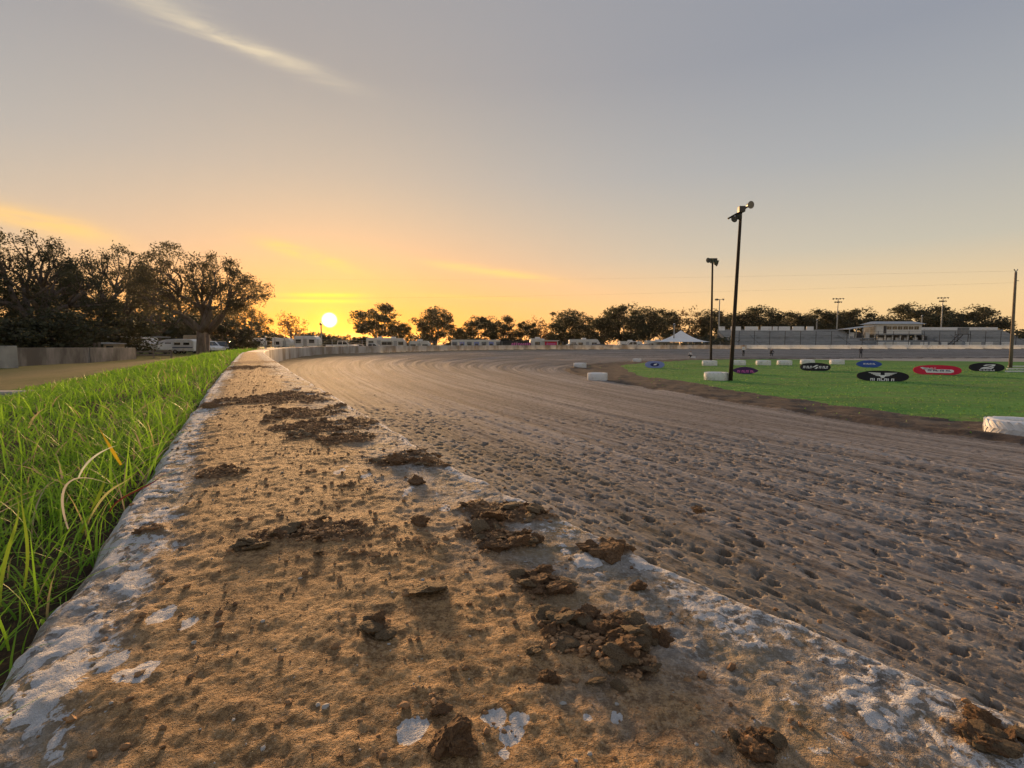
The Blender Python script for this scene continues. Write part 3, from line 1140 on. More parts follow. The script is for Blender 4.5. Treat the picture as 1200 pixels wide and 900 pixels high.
def tree_meshes(key, H, RW, n_tip, n_leaf, leaf, clump, fork=0.22, lim=6, mat_leaf='oak', low=0.18, trunks=1, droop=0.0, tr=0.035):
    """trunk and crown meshes of a broad oak standing at the origin"""
    tips = []
    while len(tips) < n_tip:
        p = rng.uniform(-1, 1, 3)
        r = np.linalg.norm(p)
        if r > 1 or r < 0.35 or p[2] < -0.55:
            continue
        if rng.random() > r ** 1.4:
            continue
        lump = 0.82 + 0.34 * mnoise.noise(Vector((p[0] * 1.7 + key * 3.1, p[1] * 1.7, p[2] * 1.7)))
        p = p * lump
        zc = H * (low + (1 - low) * 0.42)
        tips.append((p[0] * RW, p[1] * RW, zc + p[2] * H * (1 - low) * 0.58))
    tips = np.array(tips)
    tb = MB()
    base = np.array([0, 0, 0.0])
    lab, cen = kmeans(tips, lim)

    def curve(p, q, r0, r1, n=4, amp=0.10, sides=6):
        p, q = np.array(p), np.array(q)
        L = np.linalg.norm(q - p)
        pts, rad = [], []
        o = rng.normal(0, 1, 3) * amp * L
        for i in range(n + 1):
            t = i / n
            pts.append(p + (q - p) * t + o * math.sin(math.pi * t) + (np.array([0, 0, 0.10 * L]) * math.sin(math.pi * t)))
            rad.append(r0 + (r1 - r0) * t)
        tb.path(pts, rad, sides)

    R0 = H * tr
    tops = []
    for k in range(trunks):
        off = np.array([rng.uniform(-1, 1), rng.uniform(-1, 1), 0]) * (0.0 if trunks == 1 else R0 * 1.1)
        top = off + np.array([rng.uniform(-.03, .03) * H, rng.uniform(-.03, .03) * H, H * fork * rng.uniform(.85, 1.15)]) + off * 1.5
        pts = [off * 0.8 + [0, 0, -0.4], off * 0.9 + [0, 0, 0.02 * H], off + (top - off) * 0.5, top]
        tb.path(pts, [R0 * 1.5, R0 * 1.08, R0 * 0.92, R0 * 0.8], 9)
        tops.append(top)
    for j in range(len(cen)):
        tp = tips[lab == j]
        if not len(tp):
            continue
        st = tops[j % trunks]
        e1 = st + (cen[j] - st) * 0.55
        curve(st - [0, 0, 0.05 * H], e1, R0 * 0.62, R0 * 0.34, 4, 0.09)
        l2, c2 = kmeans(tp, max(1, len(tp) // 4))
        for q in range(len(c2)):
            tq = tp[l2 == q]
            if not len(tq):
                continue
            e2 = e1 + (c2[q] - e1) * 0.6
            curve(e1, e2, R0 * 0.30, R0 * 0.14, 3, 0.10, 5)
            for tt in tq:
                curve(e2, tt, R0 * 0.12, R0 * 0.03, 3, 0.12, 4)
    tm = tb.mesh('trunk', M['bark'], True)
    # leaves: small faces in clumps round the branch tips
    w = rng.random(len(tips)) ** 0.8 + 0.25
    which = rng.choice(len(tips), n_leaf, p=w / w.sum())
    g = rng.normal(0, 1, (n_leaf, 3))
    g /= np.linalg.norm(g, axis=1)[:, None]
    g *= (rng.random((n_leaf, 1)) ** 0.5)
    sz = clump * (0.6 + 0.9 * rng.random(len(tips)))
    pos = tips[which] + g * sz[which][:, None] * np.array([1.15, 1.15, 0.72])
    pos[:, 2] -= droop * rng.random(n_leaf) ** 3 * H
    pos[:, 2] = np.maximum(pos[:, 2], 0.12 * H)
    a = rng.normal(0, 1, (n_leaf, 3))
    a /= np.linalg.norm(a, axis=1)[:, None]
    b = np.cross(a, rng.normal(0, 1, (n_leaf, 3)))
    b /= np.linalg.norm(b, axis=1)[:, None]
    ll = leaf * (0.6 + 0.8 * rng.random((n_leaf, 1)))
    V = np.stack([pos + a * ll, pos + b * ll * 0.45, pos - a * ll, pos - b * ll * 0.45], 1).reshape(-1, 3)
    F = np.arange(n_leaf * 4).reshape(-1, 4)
    cm = np_mesh('crown', V, F, False, None, M[mat_leaf])
    return tm, cm


def tree(name, meshes, loc, rz, label, group=None, scale=1.0, cat='tree'):
    r = thing(name, label, cat, loc, rz, group, scale)
    link('trunk', meshes[0], r)
    link('crown', meshes[1], r)
    return r


far_kinds = [tree_meshes(1, 15, 8.0, 80, 8000, 0.30, 1.45),
             tree_meshes(2, 15, 7.0, 64, 7000, 0.30, 1.4, fork=.18, lim=5),
             tree_meshes(3, 15, 6.2, 54, 6200, 0.29, 1.3, fork=.26),
             tree_meshes(4, 15, 9.0, 90, 12000, 0.32, 1.8, low=.08),
             tree_meshes(5, 15, 6.5, 46, 1500, 0.34, 1.8, mat_leaf='sparse', low=.1)]
# (px, top row, width px, depth, kind, label)
FT = [(343, 364, 38, 130, 4, 'small thin-leaved brown tree beside a white trailer, just off the setting sun'),
      (443, 352, 62, 120, 1, 'round spreading oak standing alone just beside the setting sun'),
      (471, 374, 26, 125, 2, 'small low tree tucked beside the round oak near the sun'),
      (512, 358, 54, 125, 0, 'lone dark oak with a forked trunk behind the white poster trailer'),
      (540, 380, 22, 128, 2, 'little tree at the edge of the lone dark oak'),
      (564, 365, 44, 132, 2, 'dark oak crowding its twin behind the poster trailer'),
      (589, 367, 40, 134, 1, 'twin oak with a gappy crown behind the black trailer'),
      (617, 375, 32, 136, 3, 'low round dark tree behind the black trailer'),
      (633, 369, 32, 140, 4, 'bare brownish tree showing sky through its twigs'),
      (668, 361, 50, 138, 0, 'dense oak at the start of the long tree row past the pits'),
      (700, 367, 36, 142, 2, 'narrower oak in the tree row behind a grey motorhome'),
      (729, 355, 56, 140, 3, 'tallest broad dark oak of the row left of the white tent'),
      (757, 358, 44, 142, 0, 'dark oak beside the tallest one, left of the white tent'),
      (779, 359, 36, 150, 1, 'oak with sky gaps just behind the white tent peak'),
      (803, 358, 38, 152, 4, 'thin open-branched tree right behind the white tent'),
      (832, 361, 46, 150, 0, 'oak behind the two dark light poles'),
      (862, 364, 40, 160, 1, 'oak between the dark light pole and the bleachers'),
      (888, 357, 62, 158, 0, 'wide feathery oak above the first white panels of the bleachers'),
      (930, 364, 52, 165, 3, 'dark flat-topped oak behind the middle of the bleachers'),
      (962, 361, 50, 165, 3, 'dark oak crossed by a floodlight mast behind the bleachers'),
      (1000, 360, 54, 168, 3, 'dark oak left of the press box roof'),
      (1032, 372, 40, 170, 1, 'low oak right behind the press box roof'),
      (1067, 354, 66, 165, 3, 'high dome-shaped oak over the press box'),
      (1100, 364, 44, 170, 0, 'oak behind the second floodlight mast'),
      (1135, 358, 66, 168, 3, 'last dome-shaped dark oak before the open sky'),
      (1215, 391, 46, 230, 3, 'low distant oak past the open sky gap'),
      (1285, 372, 70, 190, 0, 'broad oak past the low distant one')]
for px, ty, wp, Y, kd, lb in FT:
    p = on_ground(px, Y)
    top = atd(px, ty, Y).z
    sz = (top - p.z) / 15.0 / 1.0
    half = {0: 8.0, 1: 7.0, 2: 6.2, 3: 9.0, 4: 6.5}[kd]
    sx = (wp / 2 * Y / FPX) / half * (1.3 if px > 650 else 1.08)
    tree('oak_tree', far_kinds[kd], p, random.uniform(0, 6.28), lb, 'trees beyond the speedway', (sx, sx, sz))

# low scrub along the horizon
scr = tree_meshes(8, 3.2, 2.6, 24, 1300, 0.26, 0.9, fork=.1, low=.02)
for i, (px, ty, Y, k, lb) in enumerate([(376, 389, 120, 2.4, 'wide low bush on the horizon under the setting sun'), (402, 393, 135, 2.2, 'flat low bush between the sun and the round oak'),
                                 (425, 394, 130, 1.4, 'small bush at the foot of the round oak'), (490, 391, 135, 1.8, 'bush between the round oak and the lone dark oak'),
                                 (650, 388, 145, 2.2, 'dark bush under the bare brownish tree'), (690, 388, 150, 2.2, 'dark bush under the tree row behind the pits'),
                                 (842, 395, 118, 2.0, 'grassy mound of scrub by the end of the white wall'), (820, 392, 135, 2.4, 'dark bush right of the white tent'),
                                 (538, 391, 140, 2.0, 'bush under the little tree behind the poster trailer'), (312, 388, 128, 2.2, 'bush behind the small white trailers'),
                                 (915, 374, 172, 2.6, 'dark bush behind the lower bleachers'), (980, 372, 172, 2.8, 'dark bush beneath the flat-topped oaks'),
                                 (1180, 388, 180, 3.0, 'low hedge-like bush beside the leaning wooden pole'), (1155, 388, 175, 2.0, 'small bush under the last dome-shaped oak')]):
    p = on_ground(px, Y)
    top = atd(px, ty, Y).z
    tree('bush', scr, p, i * 1.3, lb, 'scrub on the horizon', (k, k, max(0.4, (top - p.z) / 3.2)), cat='bush')

# big oaks to the side of the wall
bigA = tree_meshes(11, 10, 6.0, 210, 20000, 0.085, 0.52, fork=.24, lim=9, trunks=2, low=.27, droop=.05, tr=.034, mat_leaf='olive')
bigB = tree_meshes(12, 12, 6.5, 170, 15000, 0.105, 0.60, fork=.26, lim=8, low=.27, droop=.06, tr=.040)
bigC = tree_meshes(13, 11, 5.6, 100, 7000, 0.13, 0.72, fork=.24, lim=6, low=.2, droop=.10)


def side_tree(px, Y, ty, wp, ms, H, half, lb, rz):
    p = on_ground(px, Y)
    top = atd(px, ty, Y).z
    sx = (wp / 2 * Y / FPX) / half
    return tree('oak_tree', ms, p, rz, lb, 'big oaks beside the wall', (sx, sx, (top - p.z) / H))


side_tree(236, 46, 278, 172, bigA, 10, 6.0, 'big spreading oak with twin trunks beside the parked cars', 0.6)
side_tree(42, 44, 262, 180, bigB, 12, 6.5, 'tall oak rising behind the stained concrete wall', 1.0)
side_tree(140, 54, 280, 140, bigB, 12, 6.5, 'broad dark oak between the twin-trunk oak and the tall oak', 3.1)
side_tree(-60, 42, 268, 190, bigC, 11, 5.6, 'dark oak past the end of the stained wall', 2.0)
side_tree(92, 68, 318, 120, bigC, 11, 5.6, 'shorter oak deep in the wood behind the stained wall', 0.2)
side_tree(10, 64, 320, 120, bigC, 11, 5.6, 'short oak in the shade behind the tall oak', 4.0)
side_tree(188, 74, 322, 110, bigC, 11, 5.6, 'short dark oak seen under the boughs of the twin-trunk oak', 5.0)
side_tree(295, 84, 352, 60, bigC, 11, 5.6, 'small oak behind the outer boughs of the twin-trunk oak', 1.2)
side_tree(255, 96, 355, 70, bigC, 11, 5.6, 'low oak glowing with sky behind the parked cars', 2.6)
# the dark wood behind reads as one mass
nw = 5200
wp_ = np.stack([rng.uniform(-130, -52, nw), rng.uniform(80, 108, nw), rng.uniform(0, 1, nw)], 1)
hgt = 3.0 + 5.0 * fbm(wp_[:, 0] * 0.12, wp_[:, 1] * 0.05, 400, 3)
wp_[:, 2] = -1.0 + hgt * wp_[:, 2]
aa = rng.normal(0, 1, (nw, 3)); aa /= np.linalg.norm(aa, axis=1)[:, None]
bb = np.cross(aa, rng.normal(0, 1, (nw, 3))); bb /= np.linalg.norm(bb, axis=1)[:, None]
ll = 0.75 * (0.6 + 0.8 * rng.random((nw, 1)))
wv = np.stack([wp_ + aa * ll, wp_ + bb * ll * .6, wp_ - aa * ll, wp_ - bb * ll * .6], 1).reshape(-1, 3)
tag(link('distant_wood', np_mesh('distant_wood', wv, np.arange(nw * 4).reshape(-1, 4), False, None, M['oak'])),
    'dark distant wood of close trees behind the big oaks', 'wood', kind='stuff')

# understorey shrubs behind the stained wall
shr = tree_meshes(15, 4.0, 2.6, 40, 4200, 0.13, 0.75, fork=.1, low=.02)
for i, (px, Y, ty, k, lb) in enumerate([(30, 40, 372, 1.5, 'dark shrub behind the end block of the stained wall'), (75, 42, 362, 1.5, 'tall dark shrub behind the stained wall'),
                                       (118, 47, 360, 1.6, 'rounded dark shrub by the tan hut'), (150, 84, 366, 2.2, 'shrub in deep shade behind the white pickup'),
                                       (205, 92, 372, 2.2, 'dark shrub behind the white trailer'), (268, 78, 376, 1.7, 'shrub behind the parked dark car'),
                                       (-20, 40, 362, 1.6, 'dark shrub past the whitewashed wall end')]):
    p = on_ground(px, Y)
    top = atd(px, ty, Y).z
    tree('shrub', shr, p, i * 0.9, lb, 'shrubs under the big oaks', (k, k, max(0.5, (top - p.z) / 4.0)), cat='shrub')


# ------------------------------------------------------------------ vehicles and trailers
def wheels(root, xs, W, r=0.36):
    for x in xs:
        for sy in (-1, 1):
            b = MB().lathe([(r * .55, -0.11), (r * .9, -0.12), (r, -0.07), (r, 0.07), (r * .9, 0.12), (r * .55, 0.11)], 16, 'y')
            o = b.obj('wheel', M['rubber'], root, True)
            o.location = (x, sy * (W / 2 - 0.10), r)
            MB().lathe([(0.01, -0.10), (r * .5, -0.10), (r * .56, -0.06), (r * .56, 0.06), (r * .5, 0.10), (0.01, 0.10)], 12, 'y').obj('rim', M['steel'], o)


def panel(root, name, x0, x1, z0, z1, ys, mt, th=0.02):
    for y in ys:
        MB().box(x0, x1, min(y, y + th * math.copysign(1, y)), max(y, y + th * math.copysign(1, y)), z0, z1).obj(name, mt, root)


def trailer(name, label, cat, loc, rz, L, H, W=2.4, body='offwhite', win=3, stripe=None, wh=None, ac=True, group=None):
    r = thing(name, label, cat, loc, rz, group)
    z0 = 0.55
    pr = [(-L / 2, z0), (L / 2 - 0.3, z0), (L / 2, z0 + 0.5), (L / 2, H - 0.7), (L / 2 - 0.45, H - 0.05), (L / 2 - 0.8, H), (-L / 2 + 0.15, H), (-L / 2, H - 0.15)]
    MB().prism(pr, -W / 2, W / 2).obj('body', M[body], r, bevel=0.05)
    ys = (-W / 2 - .003, W / 2 + .003)
    for i in range(win):
        x = -L / 2 + (i + 0.6) * (L / (win + 0.4))
        if i == win // 2 and win > 1:
            panel(r, 'door', x - .33, x + .33, z0 + .1, H - .5, ys, M['steel'])
        else:
            panel(r, 'window', x - .5, x + .5, H - 1.35, H - .65, ys, M['glass'])
    if stripe:
        panel(r, 'stripe', -L / 2 + .1, L / 2 - .1, z0 + .45, z0 + .7, ys, M[stripe], 0.012)
    if ac:
        MB().box(-.5, .4, -.4, .4, H - .01, H + .28).obj('roof_vent', M['white'], r, bevel=0.05)
    wheels(r, wh or (-0.5, 0.35), W)
    MB().tube((L / 2 - .1, 0, z0 - .05), (L / 2 + 1.0, 0, z0 - .1), .05).obj('tow_bar', M['darksteel'], r)
    return r


def pickup(name, label, loc, rz, paint='white', L=5.4, group=None):
    r = thing(name, label, 'pickup', loc, rz, group)
    h = L / 2
    pr = [(-h, .45), (h, .45), (h, .95), (h - .15, 1.08), (h - 1.35, 1.14), (h - 1.95, 1.80), (h - 3.3, 1.82), (h - 3.45, 1.12), (-h, 1.12)]
    MB().prism(pr, -.95, .95).obj('body', M[paint], r, bevel=0.04)
    ys = (-.953, .953)
    for y in ys:
        s = math.copysign(.014, y)
        b = MB()
        pts = [(h - 1.55, 1.17), (h - 2.02, 1.70), (h - 2.45, 1.72), (h - 2.45, 1.17)]
        b.prism(pts, min(y, y + s), max(y, y + s))
        b.obj('window', M['glass'], r)
        pts = [(h - 2.55, 1.17), (h - 2.55, 1.72), (h - 3.2, 1.74), (h - 3.3, 1.17)]
        MB().prism(pts, min(y, y + s), max(y, y + s)).obj('window', M['glass'], r)
    b = MB()
    b.add([(h - 1.33, -.8, 1.17), (h - 1.33, .8, 1.17), (h - 1.90, .75, 1.77), (h - 1.90, -.75, 1.77)], [(0, 1, 2, 3)])
    b.obj('windscreen', M['glass'], r)
    for y in (-.68, .68):
        MB().box(h - .01, h + .03, y - .17, y + .17, .75, .92).obj('headlight', M['lamp'], r)
    MB().box(h - .05, h + .09, -.92, .92, .42, .60).obj('bumper', M['steel'], r, bevel=.02)
    wheels(r, (-h + 1.05, h - .95), 1.95, .38)
    return r


def car(name, label, loc, rz, paint='silver', L=4.5, group=None):
    r = thing(name, label, 'car', loc, rz, group)
    h = L / 2
    pr = [(-h, .35), (h, .35), (h + .02, .62), (h - .25, .76), (h - 1.15, .90), (h - 1.85, 1.40), (h - 2.4, 1.46), (h - 3.2, 1.42), (h - 3.95, .98), (-h + .02, .92), (-h - .03, .6)]
    MB().prism(pr, -.88, .88).obj('body', M[paint], r, bevel=0.05)
    for y in (-.883, .883):
        s = math.copysign(.014, y)
        for pts in ([(h - 1.35, .94), (h - 1.92, 1.34), (h - 2.45, 1.38), (h - 2.45, .94)], [(h - 2.53, .94), (h - 2.53, 1.38), (h - 3.12, 1.35), (h - 3.65, .96)]):
            MB().prism(pts, min(y, y + s), max(y, y + s)).obj('window', M['glass'], r)
    MB().add([(h - 1.13, -.72, .93), (h - 1.13, .72, .93), (h - 1.80, .64, 1.38), (h - 1.80, -.64, 1.38)], [(0, 1, 2, 3)]).obj('windscreen', M['glass'], r)
    for y in (-.62, .62):
        MB().box(h - .03, h + .035, y - .17, y + .17, .58, .70).obj('headlight', M['lamp'], r)
    wheels(r, (-h + .85, h - .85), 1.78, .32)
    return r


# off to the side, under the oaks
p = on_ground(172, 57)
pickup('pickup_truck', 'white pickup truck parked beside a long white trailer under the oaks', p, 2.9, 'white')
p = on_ground(208, 58)
r = thing('camper_trailer', 'long white rounded camper trailer with blue window band under the oaks', 'trailer', p, 3.14, scale=.68)
pr = [(-3.6, .45), (2.7, .45), (3.3, .8), (3.35, 1.3), (2.2, 2.05), (1.0, 2.35), (-.8, 2.45), (-3.0, 2.4), (-3.6, 2.1)]
MB().prism(pr, -1.2, 1.2).obj('body', M['white'], r, bevel=.12)
for x in (-2.4, -.9, .6):
    panel(r, 'window', x - .5, x + .5, 1.45, 1.85, (-1.204, 1.204), M['glass'])
panel(r, 'stripe', -3.4, 3.0, .95, 1.12, (-1.203, 1.203), M['bluecar'], .012)
wheels(r, (-.5, .3), 2.4)
p = on_ground(257, 66)
car('parked_car', 'silver-nosed dark car parked just past the twin-trunk oak', p, -0.9, 'darkcar')
car('parked_car', 'white saloon parked behind the dark car', on_ground(244, 62), -0.5, 'white')
pickup('pickup_truck', 'dark pickup parked farther back between the oak and the box trailer', on_ground(262, 92), 0.4, 'darkcar')
car('parked_car', 'silver car far back beside the dark pickup', on_ground(272, 98), 2.6, 'silver')
trailer('box_trailer', 'white box trailer with small windows standing on the grass bank', 'trailer', on_ground(296, 108), 0.12, 5.3, 2.35, win=4, ac=False, body='white')
trailer('box_trailer', 'short white trailer by the thin brown tree', 'trailer', on_ground(333, 104), 0.1, 3.6, 2.3, win=2, ac=False, body='white')
trailer('cargo_trailer', 'long low white trailer just under the sun', 'trailer', on_ground(362, 96), 0.0, 4.2, 2.6, win=3, ac=False, body='white')
trailer('cargo_trailer', 'pale green utility trailer behind the twin trunks', 'trailer', on_ground(233, 72), 0.0, 2.6, 2.3, win=2, ac=False, body='tan')
# metal shed roof behind the pickup
p = on_ground(165, 74)
r = thing('carport', 'low dark carport with a pale roof behind the white pickup', 'carport', p, 0.05)
MB().box(-3.2, 3.2, -2, 2, 2.0, 2.18).obj('roof', M['roof'], r, bevel=.03)
for x in (-3, 0, 3):
    for y in (-1.8, 1.8):
        MB().tube((x, y, -.1), (x, y, 2.0), .06).obj('post', M['wood2'], r)
# tan hut
p = on_ground(135, 42)
r = thing('tan_hut', 'small tan hut with a dark opening above the stained wall', 'hut', p, 0.1, scale=.72)
MB().box(-.75, .75, -.6, .6, -.05, 1.5).obj('wall', M['tan'], r, bevel=.02)
MB().prism([(-.9, 1.5), (.9, 1.5), (.9, 1.58), (-.9, 1.70)], -.75, .75).obj('roof', M['roof'], r)
MB().box(-.45, .3, -.63, -.602, .85, 1.32).obj('window', M['glass'], r)
for x in (-1.6, -1.25, -2.4):
    q = on_ground(135 + x * 14, 41)
    tag(MB().box(-.07, .07, -.07, .07, -.2, 1.35 + .1 * x).obj('wooden_post', M['wood2']), 'weathered wooden post sticking up beside the tan hut', 'post', 'posts by the tan hut').location = q

# old stained wall with a whitewashed end block
def slab_wall(name, label, a, b, h, th, mt, part='wall_block', n=6):
    a, b = Vector(a), Vector(b)
    r = thing(name, label, 'wall', a, math.atan2(b.y - a.y, b.x - a.x))
    L = (Vector((b.x, b.y)) - Vector((a.x, a.y))).length
    for i in range(n):
        x0, x1 = L * i / n, L * (i + 1) / n - .02
        za, zb = (b.z - a.z) * i / n, (b.z - a.z) * (i + 1) / n
        d = random.uniform(-.015, .015)
        t0 = random.uniform(-.02, .02)
        MB().add([(x0, d - th / 2, za - .5), (x1, d - th / 2, zb - .5), (x1, d + th / 2, zb - .5), (x0, d + th / 2, za - .5),
                  (x0, d - th / 2, za + h + t0), (x1, d - th / 2, zb + h + t0), (x1, d + th / 2, zb + h + t0), (x0, d + th / 2, za + h + t0)],
                 [(0, 3, 2, 1), (4, 5, 6, 7), (0, 1, 5, 4), (1, 2, 6, 5), (2, 3, 7, 6), (3, 0, 4, 7)]).obj(part, mt, r, bevel=.02)
    return r


def left_pt(px, py):
    z = -.75
    for _ in range(6):
        q = at(px, py, z)
        z = gz(q.x, q.y)
    return q


slab_wall('stained_wall', 'low grey concrete wall streaked with dark stains across the mown grass', left_pt(14, 429.5), left_pt(156, 421), .80, .35, M['oldwall'], n=2)
slab_wall('stained_wall', 'whitewashed end block of the stained wall', left_pt(-90, 431), left_pt(15, 431.5), .86, .4, M['concrete'], n=2)
r = thing('rail_barrier', 'low wooden rail barrier between the stained wall and the camper', 'barrier', left_pt(158, 419.5), .25)
for z in (.18, .42):
    MB().box(0, 2.6, -.03, .03, z, z + .12).obj('rail', M['wood2'], r)
for x in (.1, 1.3, 2.5):
    MB().box(x - .05, x + .05, -.09, -.032, -.2, .62).obj('post', M['wood2'], r)
# pale slab lying at the edge of the long grass
a = left_pt(-70, 470)
b_ = left_pt(50, 459)
dv = b_ - a
r = tag(MB().add([(0, -.16, -.1), (dv.length, -.10, -.1), (dv.length + .05, .16, -.1), (0, .2, -.1),
                  (.05, -.14, .085), (dv.length - .25, -.08, .10), (dv.length - .1, .12, .10), (.05, .18, .09)],
                 [(0, 3, 2, 1), (4, 5, 6, 7), (0, 1, 5, 4), (1, 2, 6, 5), (2, 3, 7, 6), (3, 0, 4, 7)]).obj('concrete_slab', M['concrete'], bevel=.02),
        'pale concrete slab lying where the long grass meets the mown strip', 'slab')
r.location = a
r.rotation_euler = (0, 0, math.atan2(dv.y, dv.x))

# pits behind the far wall
def far_trailer(*a, **k):
    return trailer(*a, **k)


def g(px, Y):
    return on_ground(px, Y)


r = trailer('poster_trailer', 'long white race trailer carrying a row of square posters', 'trailer', g(559, 101), 0.06, 10.0, 3.25, win=0, ac=False, wh=(-2.2, -1.4))
for i in range(7):
    x = -4.3 + i * 1.42
    panel(r, 'poster', x - .48, x + .48, 1.75, 2.85, (-1.21,), M['paleblue' if i % 2 else 'greytarp'], .015)
    panel(r, 'poster_mark', x - .3, x + .3, 2.1, 2.5, (-1.228,), M['darksteel'], .008)
r = trailer('race_trailer', 'black race trailer with pink script lettering on its side', 'trailer', g(604, 101), 0.04, 6.0, 3.2, win=0, body='black', ac=False, wh=(-1.2, -.5))
for i in range(9):
    x = -.9 + i * .42
    b = MB()
    b.add([(x, -1.23, 2.0 + .1 * math.sin(i * 2)), (x + .3, -1.23, 2.05), (x + .42, -1.23, 2.7), (x + .14, -1.23, 2.62 + .1 * math.sin(i))], [(0, 1, 2, 3)])
    b.obj('lettering', M['pink'], r)
panel(r, 'white_strip', -.9, 2.8, 1.55, 1.8, (-1.21,), M['signwhite'], .012)
trailer('tow_truck_box', 'square white truck box at the end of the black trailer', 'truck', g(630, 102), 0.1, 3.0, 3.5, win=1, ac=True)
r = thing('merchandise_stand', 'merchandise stand with a pink and red banner by the far wall', 'stand', g(645, 101), 0)
MB().box(-1.4, 1.4, -.8, .8, 0, 2.6).obj('counter', M['offwhite'], r, bevel=.03)
MB().prism([(-1.6, 2.6), (1.6, 2.6), (1.6, 2.7), (-1.6, 2.7)], -1.2, 1.0).obj('roof', M['canvas'], r)
MB().box(-1.2, 1.2, -.84, -.803, 1.5, 2.45).obj('banner', M['signred'], r)
MB().box(-.9, .9, -.86, -.842, 1.85, 2.1).obj('banner_band', M['pink'], r)
pit = [('pickup', 402, 92, .1, 'white', 'white pickup nearest the sun in the pit row'), ('car', 422, 95, .3, 'silver', 'silver car in the pit row under the round oak'),
       ('pickup', 437, 98, .0, 'white', 'white pickup under the round oak'), ('trailer', 462, 100, .1, 4.6, 'grey-white enclosed trailer right of the round oak'),
       ('car', 480, 104, 2.8, 'darkcar', 'dark car parked between two pale trailers'), ('trailer', 493, 98, .05, 3.8, 'pale low trailer before the lone dark oak'),
       ('pickup', 512, 99, 3.0, 'silver', 'silver pickup at the foot of the lone dark oak'), ('car', 523, 104, .1, 'white', 'white car tucked behind the poster trailer nose'),
       ('pickup', 661, 103, .2, 'darkcar', 'dark pickup right of the merchandise stand'), ('trailer', 684, 106, .0, 6.2, 'grey motorhome with one big dark window in the pits'),
       ('car', 702, 104, .2, 'bluecar', 'blue car parked by the grey motorhome'), ('pickup', 716, 107, 3.1, 'white', 'white pickup right of the blue car'),
       ('trailer', 738, 111, .05, 5.0, 'white camper with a stepped roof before the tallest oak'), ('pickup', 756, 109, .1, 'silver', 'silver pickup beside the stepped-roof camper'),
       ('trailer', 770, 116, .0, 5.4, 'white camper half hidden by the tent'), ('pickup', 742, 106, 3.0, 'white', 'white pickup parked tight against the far wall'),
       ('car', 826, 116, .1, 'darkcar', 'dark car just right of the white tent'), ('trailer', 836, 122, .1, 5.0, 'white camper right of the tent beside the scrub mound'),
       ('car', 672, 101, .2, 'silver', 'silver car parked close behind the far wall'), ('trailer', 446, 108, .2, 5.5, 'long pale trailer behind the white pickup under the round oak')]
for kd, px, Y, rz, arg, lb in pit:
    if kd == 'pickup':
        pickup('pickup_truck', lb, g(px, Y), rz, arg, group=None)
    elif kd == 'car':
        car('parked_car', lb, g(px, Y), rz, arg)
    else:
        trailer('camper_trailer', lb, 'trailer', g(px, Y), rz, arg, random.uniform(2.9, 3.3), win=random.choice([3, 4]), stripe=random.choice(['bluecar', None, 'greytarp']))

# peaked white marquee
p = g(797, 114)
r = thing('marquee_tent', 'peaked white marquee tent with swept eaves behind the far wall', 'tent', p, 0.1)
b = MB()
n, m_ = 24, 9
vs, fs = [], []
for j in range(m_):
    t = j / (m_ - 1)
    hw = 5.2 * t
    zz = 2.9 + 2.55 * (1 - t) ** 1.9
    for i in range(n):
        a = 2 * math.pi * i / n
        q = max(abs(math.cos(a)), abs(math.sin(a)))
        sc = hw / q * (0.93 + .07 * q)
        vs.append((sc * math.cos(a) * 1.05, sc * math.sin(a) * .8, zz))
for j in range(m_ - 1):
    for i in range(n):
        fs.append((j * n + i, j * n + (i + 1) % n, (j + 1) * n + (i + 1) % n, (j + 1) * n + i))
b.add(vs, fs)
b.obj('canopy', M['canvas'], r, True)
for x, y in ((-5, -3.8), (5, -3.8), (5, 3.8), (-5, 3.8)):
    MB().tube((x, y, -.1), (x, y, 2.9), .06).obj('pole', M['steel'], r)
MB().tube((0, 0, -.1), (0, 0, 5.5), .07).obj('mast', M['steel'], r)
MB().box(-3.0, 1.2, 3.6, 3.64, .2, 2.8).obj('side_curtain', M['canvas'], r)

# ------------------------------------------------------------------ stands, press box and fence beyond the straight
def bleachers(label, x0, x1, rows, y0=117.0, z0=-1.2):
    r = thing('bleachers', label, 'bleachers', ((x0 + x1) / 2, y0, -2.3), 0)
    h = (x1 - x0) / 2
    y = 0.0
    z = z0 + 2.3
    for i in range(rows):
        if i == rows - 5:
            y += 1.6
            z += .35
        MB().box(-h, h, y, y + .78, -.2 if i == 0 else z - .8, z).obj('seat_row', M['seat'], r)
        MB().box(-h + .3, h - .3, y + .28, y + .60, z + .0, z + .16).obj('bench', M['roof'], r)
        y += .80
        z += .355
    for sx in (-.33, .33):
        pts = [Vector((sx * 2 * h, .2 + k * .8, z0 + 2.3 + .05 + k * .355)) for k in range(rows - 5)]
        MB().path([q + Vector((0, 0, 1.0)) for q in pts], .04).obj('hand_rail', M['darksteel'], r)
    MB().box(-h, h, y - .1, y + .02, 1, z + .1).obj('back_wall', M['greytarp'], r)
    return r, y, z


rA, ya, za = bleachers('long pale bleachers left of the press box', 51.5, 83.0, 13)
for i, (x0, x1) in enumerate([(-15.5, -14), (-12.5, -10), (-9, -5.7), (-5, -2.3), (-2, -.8), (-.5, 2.3), (2.9, 5.8), (6.4, 8.2)]):
    MB().box(x0, x1, ya - .25, ya - .12, za - .2, za + .8).obj('back_panel', M['white'], rA)
rB, yb, zb = bleachers('bleachers past the press box with a white top rail', 101.0, 123.0, 13)
MB().box(-10.5, 9.5, yb - .25, yb - .12, zb - .1, zb + .6).obj('top_rail', M['white'], rB)

